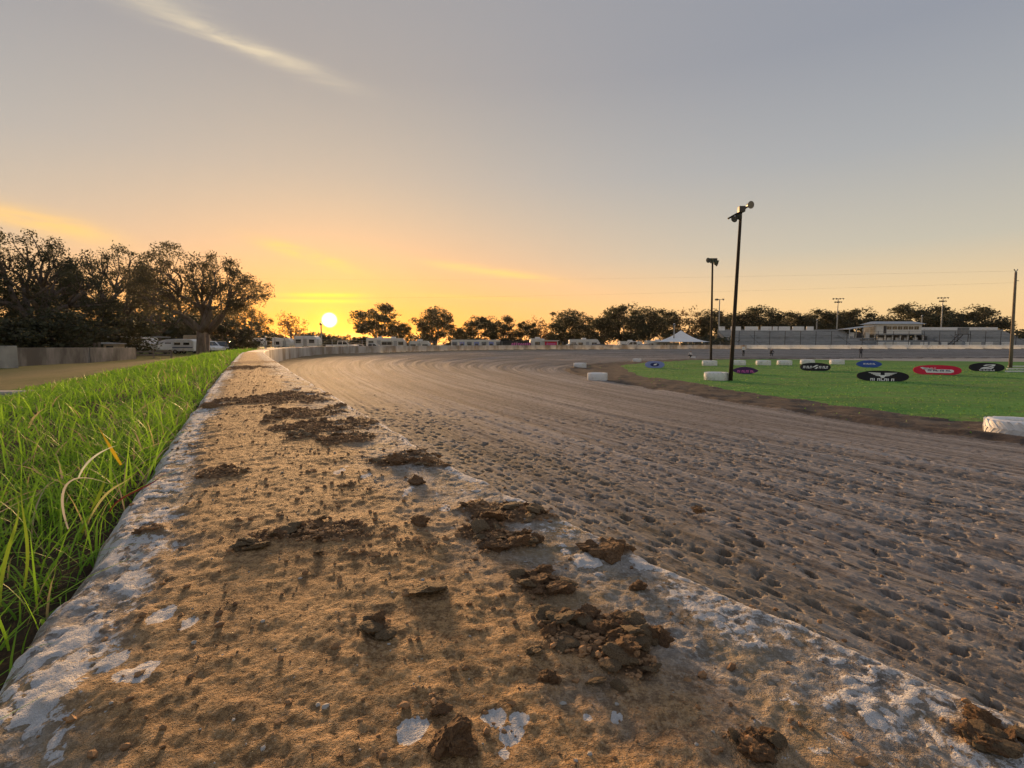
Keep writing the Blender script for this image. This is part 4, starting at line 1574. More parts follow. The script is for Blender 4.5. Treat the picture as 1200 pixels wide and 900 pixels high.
# press box
p = Vector((94.5, 128, -2.3))
r = thing('press_box', 'white press box with a hipped metal roof and a band of dark windows', 'building', p, 0, scale=.92)
MB().box(-6.0, 6.0, -2.5, 2.5, 5.4, 8.0).obj('wall', M['offwhite'], r)
MB().add([(-6.8, -3.2, 8.0), (6.8, -3.2, 8.0), (6.8, 3.2, 8.0), (-6.8, 3.2, 8.0), (-5.4, -.8, 8.75), (5.4, -.8, 8.75), (5.4, .8, 8.75), (-5.4, .8, 8.75)],
         [(0, 1, 5, 4), (1, 2, 6, 5), (2, 3, 7, 6), (3, 0, 4, 7), (4, 5, 6, 7), (3, 2, 1, 0)]).obj('roof', M['roof'], r)
for i in range(6):
    x = -2.6 + i * 1.45
    w_ = MB().box(x - .6, x + .6, -2.53, -2.503, 6.55, 7.4).obj('window', M['glass'], r)
    MB().box(x - .02, x + .02, -2.55, -2.532, 6.55, 7.4).obj('mullion', M['offwhite'], w_)
MB().box(-4.1, -3.3, -2.53, -2.503, 5.5, 7.5).obj('door', M['darksteel'], r)
MB().box(-6.6, 6.6, -3.6, 2.6, 5.1, 5.39).obj('deck', M['seat'], r)
for i in range(7):
    MB().box(-6 + i * 2 - .15, -6 + i * 2 + .15, -3.2, -2.9, -.1, 5.1).obj('column', M['offwhite'], r)
MB().box(-6.0, 6.0, 1.5, 1.7, -.1, 5.1).obj('rear_wall', M['greytarp'], r)
MB().box(-6.0, 6.0, -2.2, 1.5, 2.4, 2.7).obj('lower_deck', M['seat'], r)
for i in range(5):
    MB().box(-5.4 + i * 2.3, -4.2 + i * 2.3, -2.6, -2.5, 3.6, 4.4).obj('shutter', M['white'], r)
r = thing('open_shelter', 'open shelter with a pale sloping roof joined to the press box side', 'shelter', (85.0, 127, -2.3), 0)
MB().prism([(-3.4, 6.0), (3.2, 6.9), (3.2, 7.0), (-3.4, 6.15)], -2.5, 2.5).obj('roof', M['roof'], r)
for x in (-3.2, -1.6, 0, 1.6, 3.0):
    MB().tube((x, -2.3, -.1), (x, -2.3, 6.2), .08).obj('post', M['offwhite'], r)
MB().box(-3.2, 3.0, -2.4, 2.4, 3.6, 4.0).obj('floor', M['seat'], r)
for i, x in enumerate((-2.4, -.6, 1.2)):
    MB().box(x, x + .9, -1.6, -1.0, 4.0, 5.3).obj('booth', M['darksteel' if i % 2 else 'offwhite'], r)
# front terrace below the press box
r = thing('terrace', 'pale concrete terrace in front of the press box', 'terrace', (92, 118, -2.3), 0)
for i in range(6):
    MB().box(-8.5, 8.6, i * .9, i * .9 + .88, -.2, 1.3 + i * .42).obj('step', M['seat'], r)
# stair tower
r = thing('stair_tower', 'dark steel stair climbing beside the far bleachers', 'stair', (100.2, 116.2, -2.3), 0)
for sx in (-.5, .5):
    MB().path([(sx - 2.2, 0, 1.0), (sx + 1.2, 0, 4.6)], .09).obj('stringer', M['darksteel'], r)
for i in range(8):
    MB().box(-2.5 + i * .42, -1.6 + i * .42, -.4, .4, 1.2 + i * .45, 1.27 + i * .45).obj('tread', M['darksteel'], r)
MB().box(.5, 3.0, -.6, .6, 4.6, 4.75).obj('landing', M['darksteel'], r)
MB().box(.8, 2.6, -.5, .5, 4.75, 6.2).obj('booth', M['greytarp'], r)
for x in (.6, 2.9):
    MB().tube((x, 0, -.1), (x, 0, 4.6), .07).obj('leg', M['darksteel'], r)
# advert boards along the foot of the fence
for i, (a, w_) in enumerate([(1032, 10), (1043, 14), (1058, 16), (1073, 8), (1082, 9), (1094, 10), (1106, 7), (1122, 8), (1134, 7), (1143, 12), (1158, 9), (1166, 7), (1178, 10)]):
    xx = (a - 600) / 600 * 114
    ww = w_ / 600 * 114
    c = ['white', 'offwhite', 'white', 'roof'][i % 4]
    o = MB().box(-ww / 2, ww / 2, -.03, .03, .0, 1.0).obj('advert_board', M[c], bevel=.01)
    o.location = (xx, 114.2, -.35)
    tag(o, 'pale blank-looking board at the foot of the catch fence', 'board', 'boards along the catch fence')
# catch fence on the wall
r = thing('catch_fence', 'tall catch fence of thin posts and cables above the white wall', 'fence', (48, 0, -.05), 0)
fx = np.arange(0, 74, 3.4)
fy = [float(np.interp(x + 48, WALL[_i0:, 0], WALL[_i0:, 1])) + .30 for x in fx]
for x, y in zip(fx, fy):
    MB().tube((x, y, 0), (x, y, 3.0), .055, n=6).obj('post', M['darksteel'], r)
for k in range(6):
    b = MB()
    b.path([(x, y - .07, .4 + k * .5) for x, y in zip(fx, fy)], .022, 4)
    b.obj('cable', M['darksteel'], r)
# lower fence behind the turn wall
r = thing('turn_fence', 'thin wire fence with slim posts behind the whitewashed turn wall', 'fence', (0, 0, -.6), 0)
fs_ = np.arange(30, 165, 3.6)
x, y, nx, ny = wall_pt(fs_)
FP = [(a + c * .75, b + d * .75) for a, b, c, d in zip(x, y, nx, ny)]
for (a, b) in FP:
    MB().tube((a, b, -.6), (a, b, 1.25), .035, n=6).obj('post', M['steel'], r)
for k in range(3):
    MB().path([(a, b, .75 + k * .22) for a, b in FP], .012, 4).obj('wire', M['steel'], r)

# ------------------------------------------------------------------ light poles and masts
M['lens'] = mat('floodlight_lens', (0.10, 0.105, 0.11), 0.2, 0.05, 4, spec=0.5)


def flood(root, pos, aim, r, mt='darksteel', L=None):
    """a bell-shaped floodlight with its lens"""
    L = L or r * 1.7
    b = MB().lathe([(r * .18, -L), (r * .45, -L * .9), (r * .62, -L * .5), (r * .95, -.06 * L), (r, 0)], 16)
    o = b.obj('floodlight', M[mt], root, True)
    o.location = pos
    o.rotation_euler = Vector(aim).to_track_quat('Z', 'Y').to_euler()
    MB().lathe([(0.001, -.02), (r * .96, -.02)], 16).obj('lens', M['lens'], o)
    return o


def pole_between(name, label, bpx, tpx, r0, r1, wood='wood'):
    b = on_infield(*bpx)
    t = atd(tpx[0], tpx[1], b.y)
    r = thing(name, label, 'light pole', b)
    d = t - b
    pts = [d * k for k in (-.02, .25, .5, .75, 1.0)]
    MB().path(pts, [r0 + (r1 - r0) * k / 4 for k in range(5)], 12).obj('pole', M[wood], r, True)
    return r, b, t


r, b0, t0 = pole_between('light_pole', 'tall thick dark wooden pole with bell floodlights and a round disc lamp', (856, 446), (868.5, 243), .112, .075)
u = b0.y / FPX          # metres per photo pixel at the pole


def pp(px, py, dy=0):
    q = atd(px, py, b0.y) - b0
    return Vector((q.x, q.y + dy, q.z))


MB().path([pp(852, 257, -.12), pp(866, 249, -.12), pp(879, 240, -.12)], .05, 6).obj('crossarm', M['wood'], r)
MB().box(-.16, .16, -.14, .14, -.15, .15).obj('ballast_box', M['darksteel'], r, bevel=.03).location = pp(866, 247, -.3)
flood(r, pp(862.0, 256, -.35), (-.55, -.5, -.65), .17, 'darksteel')
flood(r, pp(857.0, 259, -.35), (-.65, -.4, -.6), .17, 'darksteel')
flood(r, pp(877.5, 241.5, -.25), (.25, -.95, -.1), .20, 'darksteel', .3)
MB().path([pp(863, 250, -.2), pp(864, 256, -.15), pp(867, 262, -.1)], .012, 4).obj('cable', M['rubber'], r)
r, b0, t0 = pole_between('light_pole', 'slimmer dark pole with a cluster of floodlights standing in white tyres', (833, 428), (835, 306), .11, .08)
MB().path([pp(828, 305, -.1), pp(842, 306, -.1)], .05, 6).obj('crossarm', M['darksteel'], r)
flood(r, pp(829, 305.5, -.2), (-.8, -.5, -.25), .24, 'darksteel')
flood(r, pp(833, 306.5, -.3), (-.4, -.8, -.4), .24, 'darksteel')
flood(r, pp(838, 308.5, -.3), (.3, -.8, -.5), .24, 'darksteel')
flood(r, pp(840.5, 310, -.1), (.9, -.2, -.35), .22, 'darksteel')
MB().box(-.38, .38, -.12, .12, -.10, .14).obj('ballast_box', M['darksteel'], r, bevel=.03).location = pp(835.5, 304.5, 0)
r, b0, t0 = pole_between('leaning_pole', 'bare leaning wooden pole with a small forked cap beside white boards', (1184, 431), (1190.5, 319), .13, .085, 'wood2')
POLE3 = (b0.copy(), t0.copy())
for s_ in (-1, 1):
    MB().path([pp(1190.5, 319), pp(1190.5 + s_ * 2.2, 315.5)], .04, 5).obj('fork', M['steel'], r)
MB().path([pp(1190, 329), pp(1194, 329)], .025, 5).obj('bracket', M['steel'], r)


def mast(label, px, ty, Y, kind):
    p = on_ground(px, Y)
    top = atd(px, ty, Y)
    r = thing('floodlight_mast', label, 'light pole', p)
    h = top.z - p.z
    MB().path([(0, 0, -.2), (0, 0, h)], [.22, .12], 8).obj('mast', M['steel'], r)
    if kind == 2:
        for k, (z, w_) in enumerate(((h, 1.5), (h - .95, .9))):
            MB().box(-w_, w_, -.06, .06, z - .06, z + .06).obj('crossarm', M['steel'], r)
            for x in (-w_, -w_ * .35, w_ * .35, w_):
                flood(r, (x, -.15, z - .1), (x * .3, -.7, -.6), .24, 'darksteel')
    elif kind == 1:
        MB().box(-1.0, 1.0, -.05, .05, h - .06, h + .06).obj('crossarm', M['steel'], r)
        for x in (-1.0, -.6, .9):
            flood(r, (x, -.15, h - .05), (x * .5, -.7, -.5), .26, 'darksteel')
    else:
        flood(r, (0, -.2, h), (0, -.7, -.6), .3, 'lamp')
    return r


mast('grey floodlight mast with two tiers of lamps behind the long bleachers', 978.5, 350, 150, 2)
mast('grey floodlight mast with two tiers of lamps right of the press box', 1100, 349, 150, 2)
mast('far grey mast with three lamps seen just behind the slimmer dark pole', 841, 351, 130, 1)
mast('short lamp post standing on top of the long bleachers', 955, 376, 140, 0)
mast('short lamp post beside the press box roof', 1077, 371, 134, 0)
mast('thin post in front of the white tent', 789, 381, 112, 0)
mast('short far post under the setting sun', 377.5, 380, 112, 0)
# overhead wires from the leaning pole to a utility pole among the oaks
pe = on_ground(262, 88)
q1 = atd(262, 326, 88)
r = thing('utility_pole', 'wooden utility pole half hidden in the twin-trunk oak', 'utility pole', pe)
MB().path([(0, 0, -.3), (0, 0, q1.z - pe.z + .3)], [.16, .11], 8).obj('pole', M['wood2'], r)
MB().box(-.9, .9, -.06, .06, q1.z - pe.z - .1, q1.z - pe.z + .05).obj('crossarm', M['wood2'], r)
for lb, a, b in (('upper overhead wire sagging across the sky from the leaning pole', POLE3[1] + Vector((0, 0, .1)), q1),
                 ('lower overhead wire running below the upper one across the sky', POLE3[1] + Vector((0.1, 0, -.85)), atd(262, 349, 88))):
    pts = [a + (b - a) * (k / 20) + Vector((0, 0, -.5 * math.sin(math.pi * k / 20))) for k in range(21)]
    tag(MB().path(pts, .004, 4).obj('overhead_wire', M['rubber']), lb, 'wire')

# ------------------------------------------------------------------ white tyres in the infield
def tyre_meshes(Rr, h, lugs, key):
    """tread body and lugs of a big tyre lying flat, painted white"""
    ri = Rr * .52
    prof = [(ri, h * .10), (ri * 1.06, h * .02), (Rr * .80, 0.0), (Rr * .93, h * .06), (Rr * .965, h * .2), (Rr * .975, h * .5), (Rr * .965, h * .8), (Rr * .93, h * .94),
            (Rr * .80, h), (ri * 1.06, h * .97), (ri, h * .88), (ri * 1.02, h * .5), (ri, h * .10)]
    body = MB().lathe(prof, 40).mesh('casing', M['tyrewhite'], True)
    b = MB()
    for i in range(lugs):
        for half in (0, 1):
            a0 = 2 * math.pi * (i + .5 * half) / lugs
            vs = []
            for zf, da in ((0.0, 0.0), (.5, .9)):
                zf2 = zf if half == 0 else 1 - zf
                for dA in (0, .34):
                    aa_ = a0 + (da + dA) * 2 * math.pi / lugs
                    for rr in (Rr * .94, Rr * (1.0 if zf > 0 else .985)):
                        vs.append((rr * math.cos(aa_), rr * math.sin(aa_), h * (.03 + .94 * zf2)))
            b.add(vs, [(0, 1, 3, 2), (4, 6, 7, 5), (0, 4, 5, 1), (2, 3, 7, 6), (1, 5, 7, 3), (0, 2, 6, 4)])
    lug = b.mesh('tread_lugs', M['tyrewhite'])
    return body, lug


T_big = tyre_meshes(.62, .37, 22, 1)
T_mid = tyre_meshes(.66, .47, 18, 2)
T_small = tyre_meshes(.55, .42, 40, 3)


def tyre(px, py, ms, label, group=None, sc=1.0):
    p = on_infield(px, py)
    r = thing('tyre_barrier', label, 'tyre', p + Vector((0, .5 * sc, -.03)), random.uniform(0, 6), group, sc)
    link('casing', ms[0], r)
    link('tread_lugs', ms[1], r)
    return r


tyre(1222, 514, T_big, 'large white tractor tyre with slanted lugs on the apron edge')
tyre(702, 446, T_small, 'smooth white tyre on the bare soil at the tip of the infield')
tyre(680.5, 431, T_small, 'smooth white tyre at the inside edge of the turn')
tyre(747.5, 424, T_small, 'small white tyre at the edge of the turf near the pale blue oval', sc=.9)
tyre(812.5, 420.5, T_small, 'low white tyre beside a crouching person', sc=.85)
tyre(834, 428.6, T_mid, 'white tyre at the foot of the slimmer light pole', sc=1.05)
tyre(843.5, 446, T_mid, 'white lugged tyre at the foot of the thick light pole')
for px in (868, 897.5, 922.5, 949.5, 984.5):
    tyre(px, 428 if px < 940 else 427, T_mid, 'white lugged tyre in the row across the far turf', 'row of white tyres across the turf', 1.02)
tyre(1178, 413.5, T_small, 'small white tyre out on the far straight', sc=.8)
for i in range(3):
    p = on_infield(1195, 430 + i * 3)
    o = MB().box(-1.0, 1.6, -.06, .06, 0, .10).obj('white_board', M['white'], bevel=.01)
    o.location = p
    tag(o, 'white board lying on the turf by the leaning pole', 'board', 'white boards on the turf')

# ------------------------------------------------------------------ oval pop-up banners
def oval(a, b, n=40, cut=-0.86, p=2.2):
    pts = []
    for i in range(n):
        t = 2 * math.pi * i / n
        x = a * math.copysign(abs(math.cos(t)) ** (2 / p), math.cos(t))
        y = b * math.copysign(abs(math.sin(t)) ** (2 / p), math.sin(t))
        pts.append((x, max(y, cut * b)))
    return pts


def text_polys(root, body, size, x, z, mt, shear=0.0, name='lettering'):
    cu = bpy.data.curves.new('t', 'FONT')
    cu.body = body
    cu.size = size
    cu.align_x = 'CENTER'
    cu.shear = shear
    cu.resolution_u = 2
    cu.offset = size * .03
    o = bpy.data.objects.new('t', cu)
    C.objects.link(o)
    dg = bpy.context.evaluated_depsgraph_get()
    me = bpy.data.meshes.new_from_object(o.evaluated_get(dg))
    bpy.data.objects.remove(o)
    me.materials.clear()
    me.materials.append(mt)
    q = link(name, me, root)
    q.rotation_euler = (math.pi / 2, 0, 0)
    q.location = (x, -.016, z)
    return q


def flat(root, name, pts, mt, off=-.014):
    MB().add([(x, off, z) for x, z in pts], [tuple(range(len(pts)))]).obj(name, mt, root)


def banner(px, py, wp, hp, field, label, p_=2.2, rim=None):
    p = on_infield(px, py)
    s = p.y / FPX
    W_, H_ = wp * s / 2, hp * s / 2 / math.cos(.28)
    yaw = math.atan2(-p.x, p.y) * .75
    r = thing('oval_banner', label, 'banner', p, yaw, 'oval pop-up banners on the turf')
    out = oval(W_, H_, p=p_)
    panels = []
    for sg, nm in ((1, 'front_panel'), (-1, 'back_panel')):
        b = MB()
        n = len(out)
        b.add([(x, -.012, z) for x, z in out] + [(x, .012, z) for x, z in out],
              [tuple(range(n)), tuple(range(2 * n - 1, n - 1, -1))] + [(i, n + i, n + (i + 1) % n, (i + 1) % n) for i in range(n)])
        o = b.obj(nm, M[field], r)
        o.rotation_euler = (-.28 * sg, 0, 0)
        lift = .86 * H_ * math.cos(.28)
        o.location = (0, -sg * (H_ * math.sin(.28) + .02), lift)
        panels.append(o)
    if rim:
        b = MB()
        b.path([(x, -.012, z) for x, z in out + out[:1]], .025, 5)
        b.obj('rim', M[rim], panels[0])
    return r, panels[0], W_, H_


def scribble(root, x0, x1, z0, z1, n, mt, slant=.15):
    """heavy lettering too small to read, as separate slanted strokes"""
    w_ = (x1 - x0) / n
    for i in range(n):
        a = x0 + i * w_
        h = z1 - z0
        k = (i * 7) % 4
        pts = [(a, z0), (a + w_ * .28, z0), (a + w_ * .28 + slant * h, z1), (a + slant * h, z1)]
        flat(root, 'stroke', pts, mt)
        if k != 3:
            zz = z1 - h * (.28 if k != 1 else 1.0)
            flat(root, 'stroke', [(a + w_ * .25, zz), (a + w_ * .80, zz), (a + w_ * .80 + .02, zz + h * .26), (a + w_ * .25 + .02, zz + h * .26)], mt, -.0145)
        if k in (0, 2):
            flat(root, 'stroke', [(a + w_ * .58, z0), (a + w_ * .82, z0), (a + w_ * .82 + slant * h, z1), (a + w_ * .58 + slant * h, z1)], mt, -.015)


r, f, W_, H_ = banner(767, 431, 22, 8.6, 'paleblue', 'pale blue oval banner with a dark blue ring and white mark')
flat(f, 'ring', [(x * .45, z * .5) for x, z in oval(W_, H_, cut=-1)], M['navy'])
flat(f, 'mark', [(-.10, -.06), (.12, -.04), (.22, .10), (-.02, .07)], M['signwhite'], -.018)
r, f, W_, H_ = banner(873, 438, 28, 8.8, 'purple', 'dark purple pointed banner with pink lettering', 1.5)
scribble(f, -W_ * .62, W_ * .70, -H_ * .52, H_ * .10, 8, M['pink'], .1)
r, f, W_, H_ = banner(955, 434.5, 31, 10, 'black', 'black oval banner with one line of white lettering round a swoosh', 2.4)
scribble(f, -W_ * .82, -W_ * .25, -H_ * .30, H_ * .28, 5, M['signwhite'])
scribble(f, W_ * .22, W_ * .82, -H_ * .30, H_ * .28, 5, M['signwhite'])
flat(f, 'swoosh', [(-W_ * .28, -H_ * .05), (-W_ * .12, H_ * .15), (W_ * .05, H_ * .50), (W_ * .22, H_ * .48), (W_ * .02, H_ * .12), (-W_ * .08, -H_ * .05)], M['signwhite'])
flat(f, 'swoosh', [(-W_ * .06, -H_ * .35), (W_ * .10, -H_ * .38), (W_ * .20, H_ * .10), (W_ * .10, H_ * .05)], M['signwhite'])
r, f, W_, H_ = banner(1018, 430.5, 25, 9, 'blue', 'bright blue banner with pointed ends and a thin white line of lettering', 1.7)
scribble(f, -W_ * .45, W_ * .50, -H_ * .12, H_ * .22, 8, M['signwhite'], .1)
r, f, W_, H_ = banner(1033.5, 446.5, 50, 13, 'black', 'widest black oval banner with a white winged emblem over white lettering', 2.3)
for s_ in (-1, 1):
    for k in range(4):
        z1 = H_ * (.62 - k * .16)
        x1 = W_ * (.56 - k * .09)
        flat(f, 'wing_feather', [(s_ * W_ * .08, z1 - H_ * .14), (s_ * x1 * .92, z1 - H_ * .05), (s_ * x1, z1 + H_ * .05), (s_ * W_ * .08, z1 - H_ * .01)], M['signwhite'], -.014 - k * .0004)
flat(f, 'emblem', [(-W_ * .14, H_ * .20), (W_ * .14, H_ * .20), (W_ * .05, -H_ * .28), (-W_ * .05, -H_ * .28)], M['signwhite'], -.017)
scribble(f, -W_ * .48, W_ * .46, -H_ * .80, -H_ * .36, 7, M['signwhite'], .05)
r, f, W_, H_ = banner(1097.5, 439, 44, 12, 'signred', 'red oval banner with a white bar of blue lettering', 2.5)
flat(f, 'white_bar', [(-W_ * .45, -H_ * .50), (W_ * .55, -H_ * .50), (W_ * .68, -H_ * .30), (W_ * .68, H_ * .02), (W_ * .60, H_ * .18), (-W_ * .62, H_ * .18), (-W_ * .72, H_ * .50), (-W_ * .60, H_ * .60)], M['signwhite'])
scribble(f, -W_ * .40, W_ * .05, -H_ * .22, H_ * .10, 4, M['navy'], .1)
scribble(f, W_ * .12, W_ * .58, -H_ * .22, H_ * .10, 4, M['navy'], .1)
for q in f.children:
    if q.name.startswith('stroke'):
        q.location.y = -.006
scribble(f, -W_ * .45, -W_ * .05, H_ * .30, H_ * .48, 5, M['signwhite'], .1)
r, f, W_, H_ = banner(1155.5, 435, 31, 10.5, 'black', 'black oval banner with a large white curled emblem', 2.3)
flat(f, 'curl', [(-W_ * .20, H_ * .38), (-W_ * .05, H_ * .60), (W_ * .42, H_ * .68), (W_ * .50, H_ * .50), (W_ * .08, H_ * .45), (-W_ * .10, H_ * .30)], M['signwhite'])
flat(f, 'curl', [(W_ * .50, H_ * .66), (W_ * .44, H_ * .30), (W_ * .05, -H_ * .05), (-W_ * .30, -H_ * .18), (-W_ * .22, H_ * .02), (W_ * .10, H_ * .16), (W_ * .34, H_ * .48)], M['signwhite'], -.0145)
flat(f, 'curl', [(-W_ * .38, -H_ * .34), (-W_ * .30, -H_ * .10), (W_ * .20, -H_ * .08), (W_ * .36, H_ * .12), (W_ * .42, -H_ * .02), (W_ * .28, -H_ * .30)], M['signwhite'], -.015)
scribble(f, -W_ * .42, W_ * .46, -H_ * .78, -H_ * .48, 9, M['signwhite'], 0)

# ------------------------------------------------------------------ people on the far track
def body_material(name, top, legs, skin=(0.35, 0.2, 0.13), hair=(0.03, 0.02, 0.015), split=(.86, 1.38, 1.52)):
    m = bpy.data.materials.new(name)
    m.use_nodes = True
    t = NT(m.node_tree)
    b = t.n['Principled BSDF']
    tc = t.new('ShaderNodeTexCoord')
    sp = t.new('ShaderNodeSeparateXYZ')
    t.l.new(tc.outputs['Object'], sp.inputs[0])
    c = t.ramp(t.m('DIVIDE', sp.outputs[2], 1.8), [(0, legs), (split[0] / 1.8, top), (split[1] / 1.8, skin), (split[2] / 1.8, hair)], 'CONSTANT')
    t.l.new(c, b.inputs['Base Color'])
    b.inputs['Roughness'].default_value = .8
    return m


def person(label, loc, rz, top, legs, crouch=False):
    if not crouch:
        J = {'pel': (0, 0, .95), 'chest': (0, .02, 1.30), 'neck': (0, .02, 1.46), 'head': (0, 0, 1.60), 'crown': (0, 0, 1.70),
             'shl': (-.19, .02, 1.38), 'ell': (-.27, .0, 1.10), 'wrl': (-.24, -.14, .92), 'shr': (.19, .02, 1.38), 'elr': (.27, .02, 1.10), 'wrr': (.20, -.18, 1.00),
             'hil': (-.10, 0, .90), 'knl': (-.13, -.06, .50), 'anl': (-.14, .0, .08), 'tol': (-.15, -.16, .04),
             'hir': (.10, 0, .90), 'knr': (.14, -.02, .50), 'anr': (.17, .08, .08), 'tor': (.18, -.08, .04)}
        split = (.92, 1.42, 1.64)
    else:
        J = {'pel': (0, .12, .45), 'chest': (0, -.08, .78), 'neck': (0, -.14, .92), 'head': (0, -.20, 1.04), 'crown': (0, -.22, 1.13),
             'shl': (-.18, -.10, .86), 'ell': (-.24, -.28, .66), 'wrl': (-.16, -.45, .52), 'shr': (.18, -.10, .86), 'elr': (.24, -.28, .66), 'wrr': (.16, -.45, .52),
             'hil': (-.10, .10, .44), 'knl': (-.14, -.28, .48), 'anl': (-.13, -.05, .08), 'tol': (-.14, -.20, .04),
             'hir': (.10, .10, .44), 'knr': (.14, -.28, .45), 'anr': (.13, .02, .08), 'tor': (.14, -.14, .04)}
        split = (.56, .90, 1.08)
    E = [('pel', 'chest'), ('chest', 'neck'), ('neck', 'head'), ('head', 'crown'), ('chest', 'shl'), ('shl', 'ell'), ('ell', 'wrl'), ('chest', 'shr'), ('shr', 'elr'), ('elr', 'wrr'),
         ('pel', 'hil'), ('hil', 'knl'), ('knl', 'anl'), ('anl', 'tol'), ('pel', 'hir'), ('hir', 'knr'), ('knr', 'anr'), ('anr', 'tor')]
    Rd = {'pel': .15, 'chest': .16, 'neck': .06, 'head': .105, 'crown': .07, 'shl': .075, 'shr': .075, 'ell': .05, 'elr': .05, 'wrl': .038, 'wrr': .038,
          'hil': .10, 'hir': .10, 'knl': .07, 'knr': .07, 'anl': .05, 'anr': .05, 'tol': .04, 'tor': .04}
    ks = list(J)
    me = bpy.data.meshes.new('body')
    me.from_pydata([J[k] for k in ks], [(ks.index(a), ks.index(b)) for a, b in E], [])
    o = bpy.data.objects.new('body', me)
    C.objects.link(o)
    md = o.modifiers.new('skin', 'SKIN')
    for i, k in enumerate(ks):
        o.data.skin_vertices[0].data[i].radius = (Rd[k], Rd[k] * .85)
    o.data.skin_vertices[0].data[0].use_root = True
    sb = o.modifiers.new('sub', 'SUBSURF')
    sb.levels = 1
    sb.render_levels = 1
    dg = bpy.context.evaluated_depsgraph_get()
    m2 = bpy.data.meshes.new_from_object(o.evaluated_get(dg))
    bpy.data.objects.remove(o)
    m2.materials.clear()
    m2.materials.append(body_material('clothes', top, legs, split=split))
    m2.polygons.foreach_set('use_smooth', [True] * len(m2.polygons))
    q = link('person', m2)
    q.location = loc
    q.rotation_euler = (0, 0, rz)
    tag(q, label, 'person')
    return q


dk = (.015, .015, .018)
person('person in a white top and dark trousers standing on the far track', on_infield(871, 417.5), .4, (.7, .7, .7), dk)
person('crouching person in black on the far track', on_infield(903.5, 417.5), 2.0, dk, dk, True)
person('person in black with a pale vest standing behind the bright blue banner', on_infield(1008.5, 419.5), -.3, (.05, .05, .06), dk)
person('crouching person in a white top beside the low white tyre', on_infield(808, 420), .8, (.65, .65, .65), dk, True)

# ------------------------------------------------------------------ clods of clay on the wall
M['clod'] = mat('dry_clay_clod', (0.32, 0.19, 0.098), 0.92, 0.4, 30, 0.004, (0.17, 0.10, 0.055), 0.54)
M['clod_pale'] = mat('olive_clay_shard', (0.27, 0.20, 0.12), 0.9, 0.3, 30, 0.003, (0.14, 0.09, 0.05), 0.55)


def clod_mesh(key, flatk, ang, mt, sub=4, amp=.55):
    bm = bmesh.new()
    bmesh.ops.create_icosphere(bm, subdivisions=sub, radius=1.0)
    cuts = [Vector((random.gauss(0, 1), random.gauss(0, 1), random.gauss(0, 1))).normalized() for _ in range(ang)]
    lim_ = [random.uniform(.45, .85) for _ in cuts]
    for v in bm.verts:
        p = v.co.copy()
        for c, l in zip(cuts, lim_):
            d = p.dot(c)
            if d > l:
                p -= c * (d - l)
        q = p * 1.6 + Vector((key * 7.7, 0, 0))
        n = mnoise.fractal(q, 1.0, 2.1, 5) if hasattr(mnoise, 'fractal') else mnoise.noise(q)
        n2 = abs(mnoise.noise(q * 3.1)) + .6 * abs(mnoise.noise(q * 7.3)) + .35 * mnoise.noise(q * 15.0)
        p *= 1 + amp * n * .5 + .30 * amp * (n2 - .3)
        v.co = Vector((p.x, p.y * .85, p.z * flatk))
    me = bpy.data.meshes.new('dirt_clod')
    bm.to_mesh(me)
    bm.free()
    me.polygons.foreach_set('use_smooth', [False] * len(me.polygons))
    me.materials.append(mt)
    return me


CL = [clod_mesh(i, .46, 9, M['clod'], amp=.9) for i in range(6)]
SH = [clod_mesh(20 + i, .26, 9, M['clod_pale'], amp=.35) for i in range(4)]
BIG = [(502, 697, 27, 's', 'long flat shard of clay lying alone in the middle of the wall top', -.25),
       (452, 746, 15, 's', 'pale three-cornered shard leaning on a dark clod', .5),
       (444, 734, 13, 'c', 'dark clod propping up a pale three-cornered shard', 0),
       (625, 765, 15, 's', 'upright olive shard at the front of the clod heap', 1.2),
       (645, 797, 14, 'c', 'round clod rolled clear of the heap below the upright shard', 0),
       (661, 733, 19, 's', 'slanting shard in the middle of the clod heap', .4),
       (640, 722, 20, 's', 'broad olive slab on the back of the clod heap', .2),
       (716, 648, 21, 'c', 'large crumbly clod perched on the chipped wall edge', 0),
       (690, 640, 13, 'c', 'clod beside the large crumbly one on the chipped edge', 0),
       (655, 692, 17, 'c', 'dark clod on the bare grey concrete', 0),
       (748, 686, 12, 'c', 'single brown clod on the white flaked concrete', 0),
       (775, 748, 16, 'c', 'dark round clod at the edge of the white flakes', 0),
       (578, 608, 15, 'c', 'dark clod on the front half of the wall behind white flakes', 0),
       (490, 615, 13, 'c', 'dark clod on the sandy dirt behind the long flat shard', 0),
       (300, 645, 15, 's', 'flat brown shard at the end of the dark soil ridge', .1),
       (487, 565, 11, 'c', 'reddish clod lying alone on the pale dirt', 0),
       (465, 541, 14, 'c', 'crumbly clod in the soil ridge near the front edge', 0),
       (246, 477, 9, 'c', 'small pointed clod near the grassy edge of the wall', 0),
       (535, 885, 26, 'c', 'smooth dark grey stone set in the dirt by white flakes', 0),
       (515, 832, 13, 'c', 'dark clod beside the smooth grey stone', 0),
       (890, 888, 26, 'c', 'dark clod in an orange-stained hollow near the front edge', 0),
       (700, 800, 15, 's', 'olive shard at the tail of the clod heap', .8),
       (726, 806, 12, 's', 'small pale shard at the tail of the clod heap', 2.0),
       (760, 748, 12, 'c', 'clod between the heap and the white flakes', 0)]
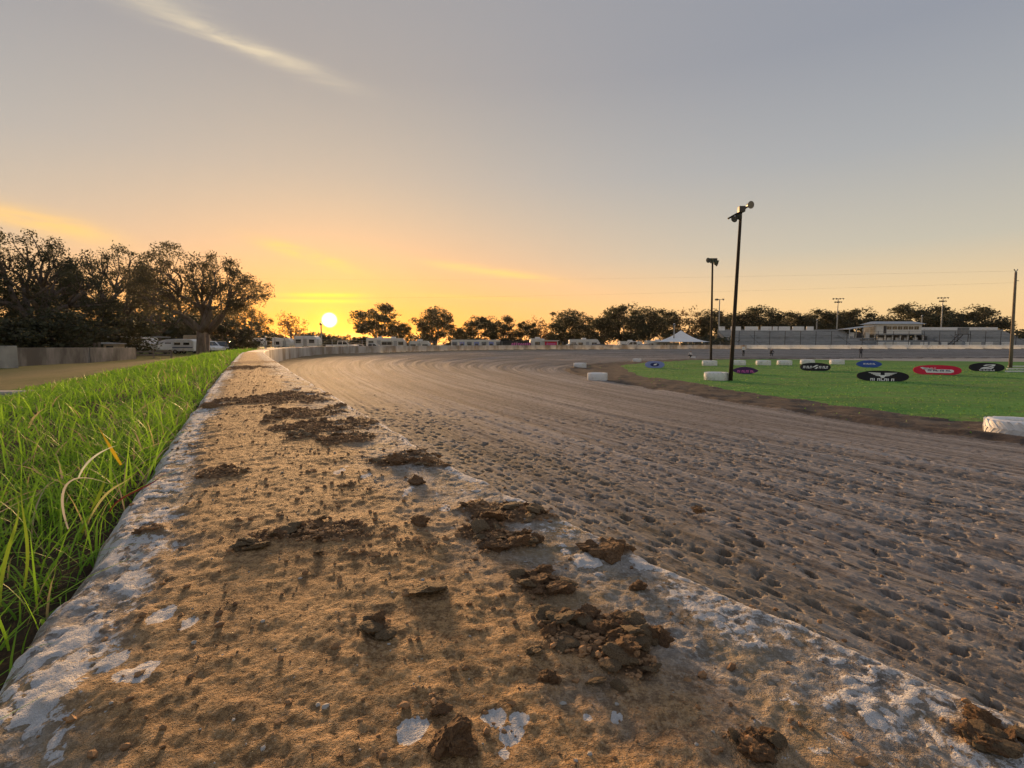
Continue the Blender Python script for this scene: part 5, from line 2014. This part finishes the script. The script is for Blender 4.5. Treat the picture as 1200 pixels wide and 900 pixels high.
for px, py, rp, kd, lb, rz in BIG:
    p = at(px, py, 0.006)
    s = rp * p.y / FPX
    me = (CL if kd == 'c' else SH)[random.randrange(6 if kd == 'c' else 4)]
    o = link('dirt_clod' if kd == 'c' else 'clay_shard', me)
    z = max(wall_z((p.x, p.y)), 0)
    o.location = (p.x, p.y + s * .3, z + s * (.22 if kd == 'c' else .20))
    o.scale = (s * 1.05, s * 1.05, s)
    o.rotation_euler = (random.uniform(-.3, .3) + (-.25 if kd == 's' else 0), random.uniform(-.25, .25), rz if kd == 's' else random.uniform(0, 6))
    tag(o, lb, 'clod' if kd == 'c' else 'shard', 'clods of clay on the wall')
p = at(818, 608, -.86)
o = link('dirt_clod', CL[2])
o.location = (p.x, p.y, -.80)
o.scale = (.045, .045, .045)
tag(o, 'single dark clod lying out on the pitted track', 'clod')

# medium clods, told apart only by where they lie
ZONES = [tuple(at(a_, b_q, 0).xy) + (c_,) for a_, b_q, c_ in (
    (395, 640, 'in the dark soil ridge across the middle of the wall'), (690, 740, 'in the clod heap by the upright olive shard'),
    (600, 610, 'in the loose soil behind the white flakes'), (530, 548, 'in the soil along the chipped front edge'),
    (370, 490, 'in the thin soil far along the wall'), (250, 560, 'on the sandy dirt near the grassy edge'),
    (520, 850, 'near the smooth grey stone'), (890, 870, 'in the orange-stained hollow'), (300, 430, 'where the wall begins to bend'),
    (740, 650, 'on the bare concrete by the large crumbly clod'), (210, 680, 'on the dirt beside the white back edge'))]
msk = (_wsoil > .6)
ii = np.argwhere(msk & (_wy < 4))
wgt = 1.0 / np.maximum(_wy[ii[:, 0], ii[:, 1]], .3) ** 1.5
pick = ii[rng.choice(len(ii), 300, replace=False, p=wgt / wgt.sum())]
for i, j in pick:
    x, y, z = _wx[i, j], _wy[i, j], _wz[i, j]
    s = (.003 + .009 * random.random() ** 1.5) * (1 + .18 * y)
    kd = random.random() < .5
    o = link('clay_shard' if kd else 'dirt_clod', random.choice(SH if kd else CL))
    o.location = (x, y, z + s * .2)
    o.scale = (s, s, s * random.uniform(.8, 1.2))
    o.rotation_euler = (random.uniform(-.4, .4), random.uniform(-.4, .4), random.uniform(0, 6))
    jn = min(range(len(ZONES)), key=lambda q: (ZONES[q][0] - x) ** 2 + (ZONES[q][1] - y) ** 2)
    tag(o, ('small flat clay shard ' if kd else 'small brown clod ') + ZONES[jn][2], 'shard' if kd else 'clod',
        'small shards on the wall' if kd else 'small clods on the wall')

# crumbs nobody could count
ico = bmesh.new()
bmesh.ops.create_icosphere(ico, subdivisions=1, radius=1.0)
iv = np.array([v.co[:] for v in ico.verts])
if_ = np.array([[v.index for v in f.verts] for f in ico.faces])
ico.free()


def crumbs(name, P, S, mt, label, cat):
    n = len(P)
    k = len(iv)
    jit = 1 + rng.normal(0, .22, (n, k, 1))
    an = rng.uniform(0, 6.28, n)
    ca, sa = np.cos(an), np.sin(an)
    base = iv[None] * jit * np.array([1, .8, .6]) * S[:, None, None]
    X = base[..., 0] * ca[:, None] - base[..., 1] * sa[:, None]
    Y = base[..., 0] * sa[:, None] + base[..., 1] * ca[:, None]
    V = np.stack([X + P[:, 0:1], Y + P[:, 1:2], base[..., 2] + P[:, 2:3]], -1).reshape(-1, 3)
    F = (if_[None] + (np.arange(n) * k)[:, None, None]).reshape(-1, 3)
    tag(link(name, np_mesh(name, V, F, False, None, mt)), label, cat, kind='stuff')


inv_ = 1.0 / np.maximum(_wy, .25)
pw = (_wsoil * 1.0 + 0.03) * (_wy < 5) * (1 - .8 * np.clip(_wbare, 0, 1))
pw = pw.ravel() / pw.sum()
q = rng.choice(_wx.size, 12000, p=pw)
P = np.stack([_wx.ravel()[q], _wy.ravel()[q], _wz.ravel()[q]], 1)
S = (0.0008 + 0.0028 * rng.random(len(q)) ** 3.5) * (1 + .18 * P[:, 1])
P[:, 2] += S * .25
crumbs('dirt_crumbs', P, S, M['clod'], 'loose brown dirt crumbs strewn over the wall top', 'crumbs')
# pale grit
q = rng.choice(_wx.size, 900)
P = np.stack([_wx.ravel()[q], _wy.ravel()[q], _wz.ravel()[q]], 1)
P = P[P[:, 1] < 3]
S = 0.0008 + 0.0022 * rng.random(len(P)) ** 3
crumbs('pale_grit', P, S, M['concrete'], 'pale grit and paint specks on the wall top', 'grit')
# marbles of clay on the track
n = 2000
rr = 1.3 * (22 / 1.3) ** rng.random(n)
aa = rng.uniform(R(-25), R(55), n)
X, Y = rr * np.sin(aa), rr * np.cos(aa)
z, reg, s_, td_, dw_, di_ = sheet(X, Y)
ok = (dw_ > .05) & (di_ > .1)
S = (0.003 + 0.012 * rng.random(n) ** 5) * (0.5 + 1.2 * np.exp(-dw_ / 1.0)) * (1 + rr * .05)
P = np.stack([X, Y, z + S * .3], 1)[ok]
crumbs('track_crumbs', P, S[ok], M['clod'], 'loose clay crumbs scattered over the dirt track', 'crumbs')


# ------------------------------------------------------------------ long grass on the bank behind the wall
def blades(name, s, d, L, W_, lean_az, bend, tint, label, cat='grass', kind='stuff', zoff=0.0, segs=4):
    n = len(s)
    x, y, nx, ny = wall_pt(s)
    ow = outer_w(s)
    X, Y = x + nx * (d + ow), y + ny * (d + ow)
    Z = outer_z(s, d, X, Y) - 0.01 + zoff
    t = np.linspace(0, 1, segs + 1)
    lx, ly = np.cos(lean_az), np.sin(lean_az)
    B = bend[:, None]
    T = t[None, :]
    hor = L[:, None] * (B * T ** 2 * .9 + .12 * T)
    up = L[:, None] * (T * (1 - .42 * B * T))
    cx = X[:, None] + lx[:, None] * hor
    cy = Y[:, None] + ly[:, None] * hor
    cz = Z[:, None] + up
    fa = lean_az + np.pi / 2 + rng.normal(0, .5, n)
    wx, wy = np.cos(fa), np.sin(fa)
    hw = W_[:, None] * .5 * (1 - T ** 2.2 * .95) * (0.55 + .9 * T * (1 - T) * 2)
    V0 = np.stack([cx - wx[:, None] * hw, cy - wy[:, None] * hw, cz], -1)
    V1 = np.stack([cx + wx[:, None] * hw, cy + wy[:, None] * hw, cz + hw * .3], -1)
    V = np.stack([V0, V1], 2).reshape(n, -1, 3)
    k = V.shape[1]
    q = np.array([[2 * i, 2 * i + 1, 2 * i + 3, 2 * i + 2] for i in range(segs)])
    F = (q[None] + (np.arange(n) * k)[:, None, None]).reshape(-1, 4)
    col = np.ones((n, k, 4))
    col[:, :, :3] = tint[:, None, :]
    me = np_mesh(name, V.reshape(-1, 3), F, True, {'tint': ('FLOAT_COLOR', col.reshape(-1, 4))}, M['grass'])
    return tag(link(name, me), label, cat, kind=kind)


def grass_fill(n, sa, sb, d1, Lr, Wr, dry=.045, wide=1.0, d0=0.015):
    s = rng.uniform(sa, sb, n)
    d = d0 + (d1 - d0) * rng.random(n) ** 0.85
    cl = fbm(s * 3.1, d * 3.1, 500, 3)
    keep = rng.random(n) < 0.45 + 1.5 * (cl - .3)
    keep &= rng.random(n) < 0.6 + d / .12
    keep &= rng.random(n) < 1.25 - (d / d1) ** 4
    s, d = s[keep], d[keep]
    n = len(s)
    cl = cl[keep]
    L = (Lr[0] + (Lr[1] - Lr[0]) * rng.random(n) ** 2.2) * (0.6 + .8 * cl) * (1 - .55 * (d / d1) ** 1.2)
    W_ = rng.uniform(*Wr, n)
    az = rng.uniform(0, 2 * np.pi, n)
    bend = np.clip(rng.normal(.80, .36, n), .02, 1.5)
    g1, g2, g3 = np.array([.11, .27, .026]), np.array([.29, .52, .045]), np.array([.42, .36, .18])
    u = np.clip(rng.random(n) * .7 + .6 * (cl - .35), 0, 1)[:, None]
    tint = g1 * (1 - u) + g2 * u
    dm = rng.random(n) < dry * (1.6 - d / d1)
    tint[dm] = g3 * rng.uniform(.7, 1.2, (dm.sum(), 1))
    return s, d, L, W_, az, bend, tint


sets = [grass_fill(27000, -.1, 2.2, 1.9, (.03, .14), (.0015, .0042)), grass_fill(22000, 2.2, 7.0, 2.1, (.035, .135), (.004, .009)),
        grass_fill(17000, 7.0, 19.0, 2.3, (.05, .17), (.009, .018)), grass_fill(9000, 19.0, 42.0, 2.6, (.06, .20), (.02, .04))]
sets.append(grass_fill(9000, -.1, 3.0, .34, (.03, .12), (.0014, .0038), d0=0.0))
cat_ = [np.concatenate([q[i] for q in sets]) for i in range(7)]
blades('long_grass', *cat_, 'long bright green grass growing on the bank behind the wall')
# short turf of the infield where it is near enough to see
n = 17000
rr = 11.0 * (60 / 11.0) ** rng.random(n)
aa = rng.uniform(R(0), R(56), n)
X, Y = rr * np.sin(aa), rr * np.cos(aa)
z, reg, *_q = sheet(X, Y)
ok = (reg == 2) | ((reg == 1) & (rng.random(n) < .04))
X, Y, z, rr = X[ok], Y[ok], z[ok], rr[ok]
n = len(X)
hh = (.015 + .04 * rng.random(n) ** 2) * (.7 + rr * .012)
ww = .010 + rr * .0012
an = rng.uniform(0, 6.28, n)
lx, ly = rng.normal(0, .03, n), rng.normal(0, .03, n)
V = np.stack([np.stack([X - np.cos(an) * ww, Y - np.sin(an) * ww, z - .01], 1), np.stack([X + np.cos(an) * ww, Y + np.sin(an) * ww, z - .01], 1),
              np.stack([X + lx, Y + ly, z + hh], 1)], 1).reshape(-1, 3)
u = (rng.random(n) * .6 + .6 * (fbm(X * .4, Y * .4, 610, 3) - .2))[:, None]
tn = np.array([.09, .21, .05]) * (1 - u) + np.array([.22, .40, .10]) * u
col = np.ones((n, 3, 4))
col[:, :, :3] = tn[:, None, :]
tag(link('infield_grass', np_mesh('infield_grass', V, np.arange(n * 3).reshape(-1, 3), False, {'tint': ('FLOAT_COLOR', col.reshape(-1, 4))}, M['grass'])),
    'short green grass covering the infield', 'grass', kind='stuff')
# bleached and brown blades flopping over the back edge
n = 240
s = np.concatenate([rng.uniform(.75, 2.5, n // 2), rng.uniform(1, 9, n - n // 2)])
d = rng.uniform(.0, .35, n) ** 1.3
tint = np.array([.42, .36, .24]) * rng.uniform(.5, 1.25, (n, 1))
blades('dry_grass', s, d, rng.uniform(.05, .15, n), rng.uniform(.0018, .0045, n), rng.uniform(0, 6.28, n), rng.uniform(.6, 1.3, n), tint,
       'bleached dry grass blades curling along the back edge of the wall', segs=6)
# a few blades one can pick out
def hero(pts, wid, tint, name, label):
    """one curved grass blade through points given as (px, py, depth)"""
    P = np.array([tuple(atd(*q)) for q in pts])
    t = np.linspace(0, 1, len(P))
    tt = np.linspace(0, 1, 15)
    co = np.polyfit(t, P, min(3, len(P) - 1))
    Q = np.stack([np.polyval(co[:, k_], tt) for k_ in range(3)], 1)
    d_ = np.gradient(Q, axis=0)
    w_ = np.cross(d_, Q - np.array([0, 0, CAMZ]))
    w_ /= np.linalg.norm(w_, axis=1)[:, None]
    hw = (wid / 2 * (1 - tt ** 2.5 * .93) * (.6 + .4 * np.sin(np.pi * np.minimum(tt * 1.3, 1))))[:, None]
    V = np.stack([Q - w_ * hw, Q + w_ * hw + np.array([0, 0, .2]) * hw], 1).reshape(-1, 3)
    F = np.array([[2 * i, 2 * i + 1, 2 * i + 3, 2 * i + 2] for i in range(14)])
    me = np_mesh(name, V, F, True, {'tint': ('FLOAT_COLOR', np.tile(np.array(tint + (1,)), (len(V), 1)))}, M['grass'])
    return tag(link(name, me), label, 'grass blade')


hero([(142, 545, .80), (128, 522, .80), (115, 500, .82)], 0.0050, (.40, .30, .02), 'yellow_grass_blade', 'broad yellow grass blade standing up from the green tuft')
hero([(96, 625, .66), (112, 590, .67), (122, 565, .69), (126, 545, .71)], 0.0044, (.14, .22, .02), 'green_grass_blade', 'broad green blade rising close to the back edge of the wall')
hero([(100, 618, .66), (122, 582, .66), (140, 568, .67), (160, 554, .68)], 0.0028, (.30, .32, .15), 'pale_grass_blade', 'pale green blade arching towards the wall edge')
hero([(80, 620, .62), (73, 590, .62), (78, 568, .63), (96, 560, .64), (128, 567, .66)], 0.0028, (.40, .40, .38), 'white_grass_blade', 'white bleached blade curling over in a hoop')
hero([(128, 600, .655), (150, 580, .665), (178, 566, .68), (198, 545, .69)], 0.0022, (.07, .016, .018), 'red_grass_blade', 'dark red blade lying across the white wall edge')
hero([(92, 560, .72), (105, 540, .73), (122, 528, .74), (137, 522, .75)], 0.0028, (.45, .52, .50), 'white_grass_blade', 'pale straight blade crossing in front of the yellow one')
hero([(0, 710, .46), (8, 650, .47), (20, 610, .48), (18, 575, .49)], 0.0033, (.16, .26, .03), 'green_grass_blade', 'tall green blade standing in the dark soil by the wall')
hero([(28, 690, .48), (32, 640, .49), (27, 600, .50), (25, 560, .52)], 0.0028, (.18, .28, .03), 'green_grass_blade', 'thin upright green blade beside the tall one')

# ------------------------------------------------------------------ evening haze
hz = MB().box(-1900, 1900, -1900, 1900, -5.0, 24.0).obj('haze', M['white'])
hm = bpy.data.materials.new('evening_haze')
hm.use_nodes = True
ht = NT(hm.node_tree)
ht.n.clear()
ho = ht.new('ShaderNodeOutputMaterial')
pv = ht.new('ShaderNodeVolumePrincipled')
pv.inputs['Color'].default_value = (0.95, 0.93, 0.92, 1)
pv.inputs['Density'].default_value = 0.00005
pv.inputs['Anisotropy'].default_value = 0.6
ht.l.new(pv.outputs[0], ho.inputs['Volume'])
hz.data.materials.clear()
hz.data.materials.append(hm)
tag(hz, 'thin warm evening haze filling the air over the speedway', 'haze', kind='stuff')
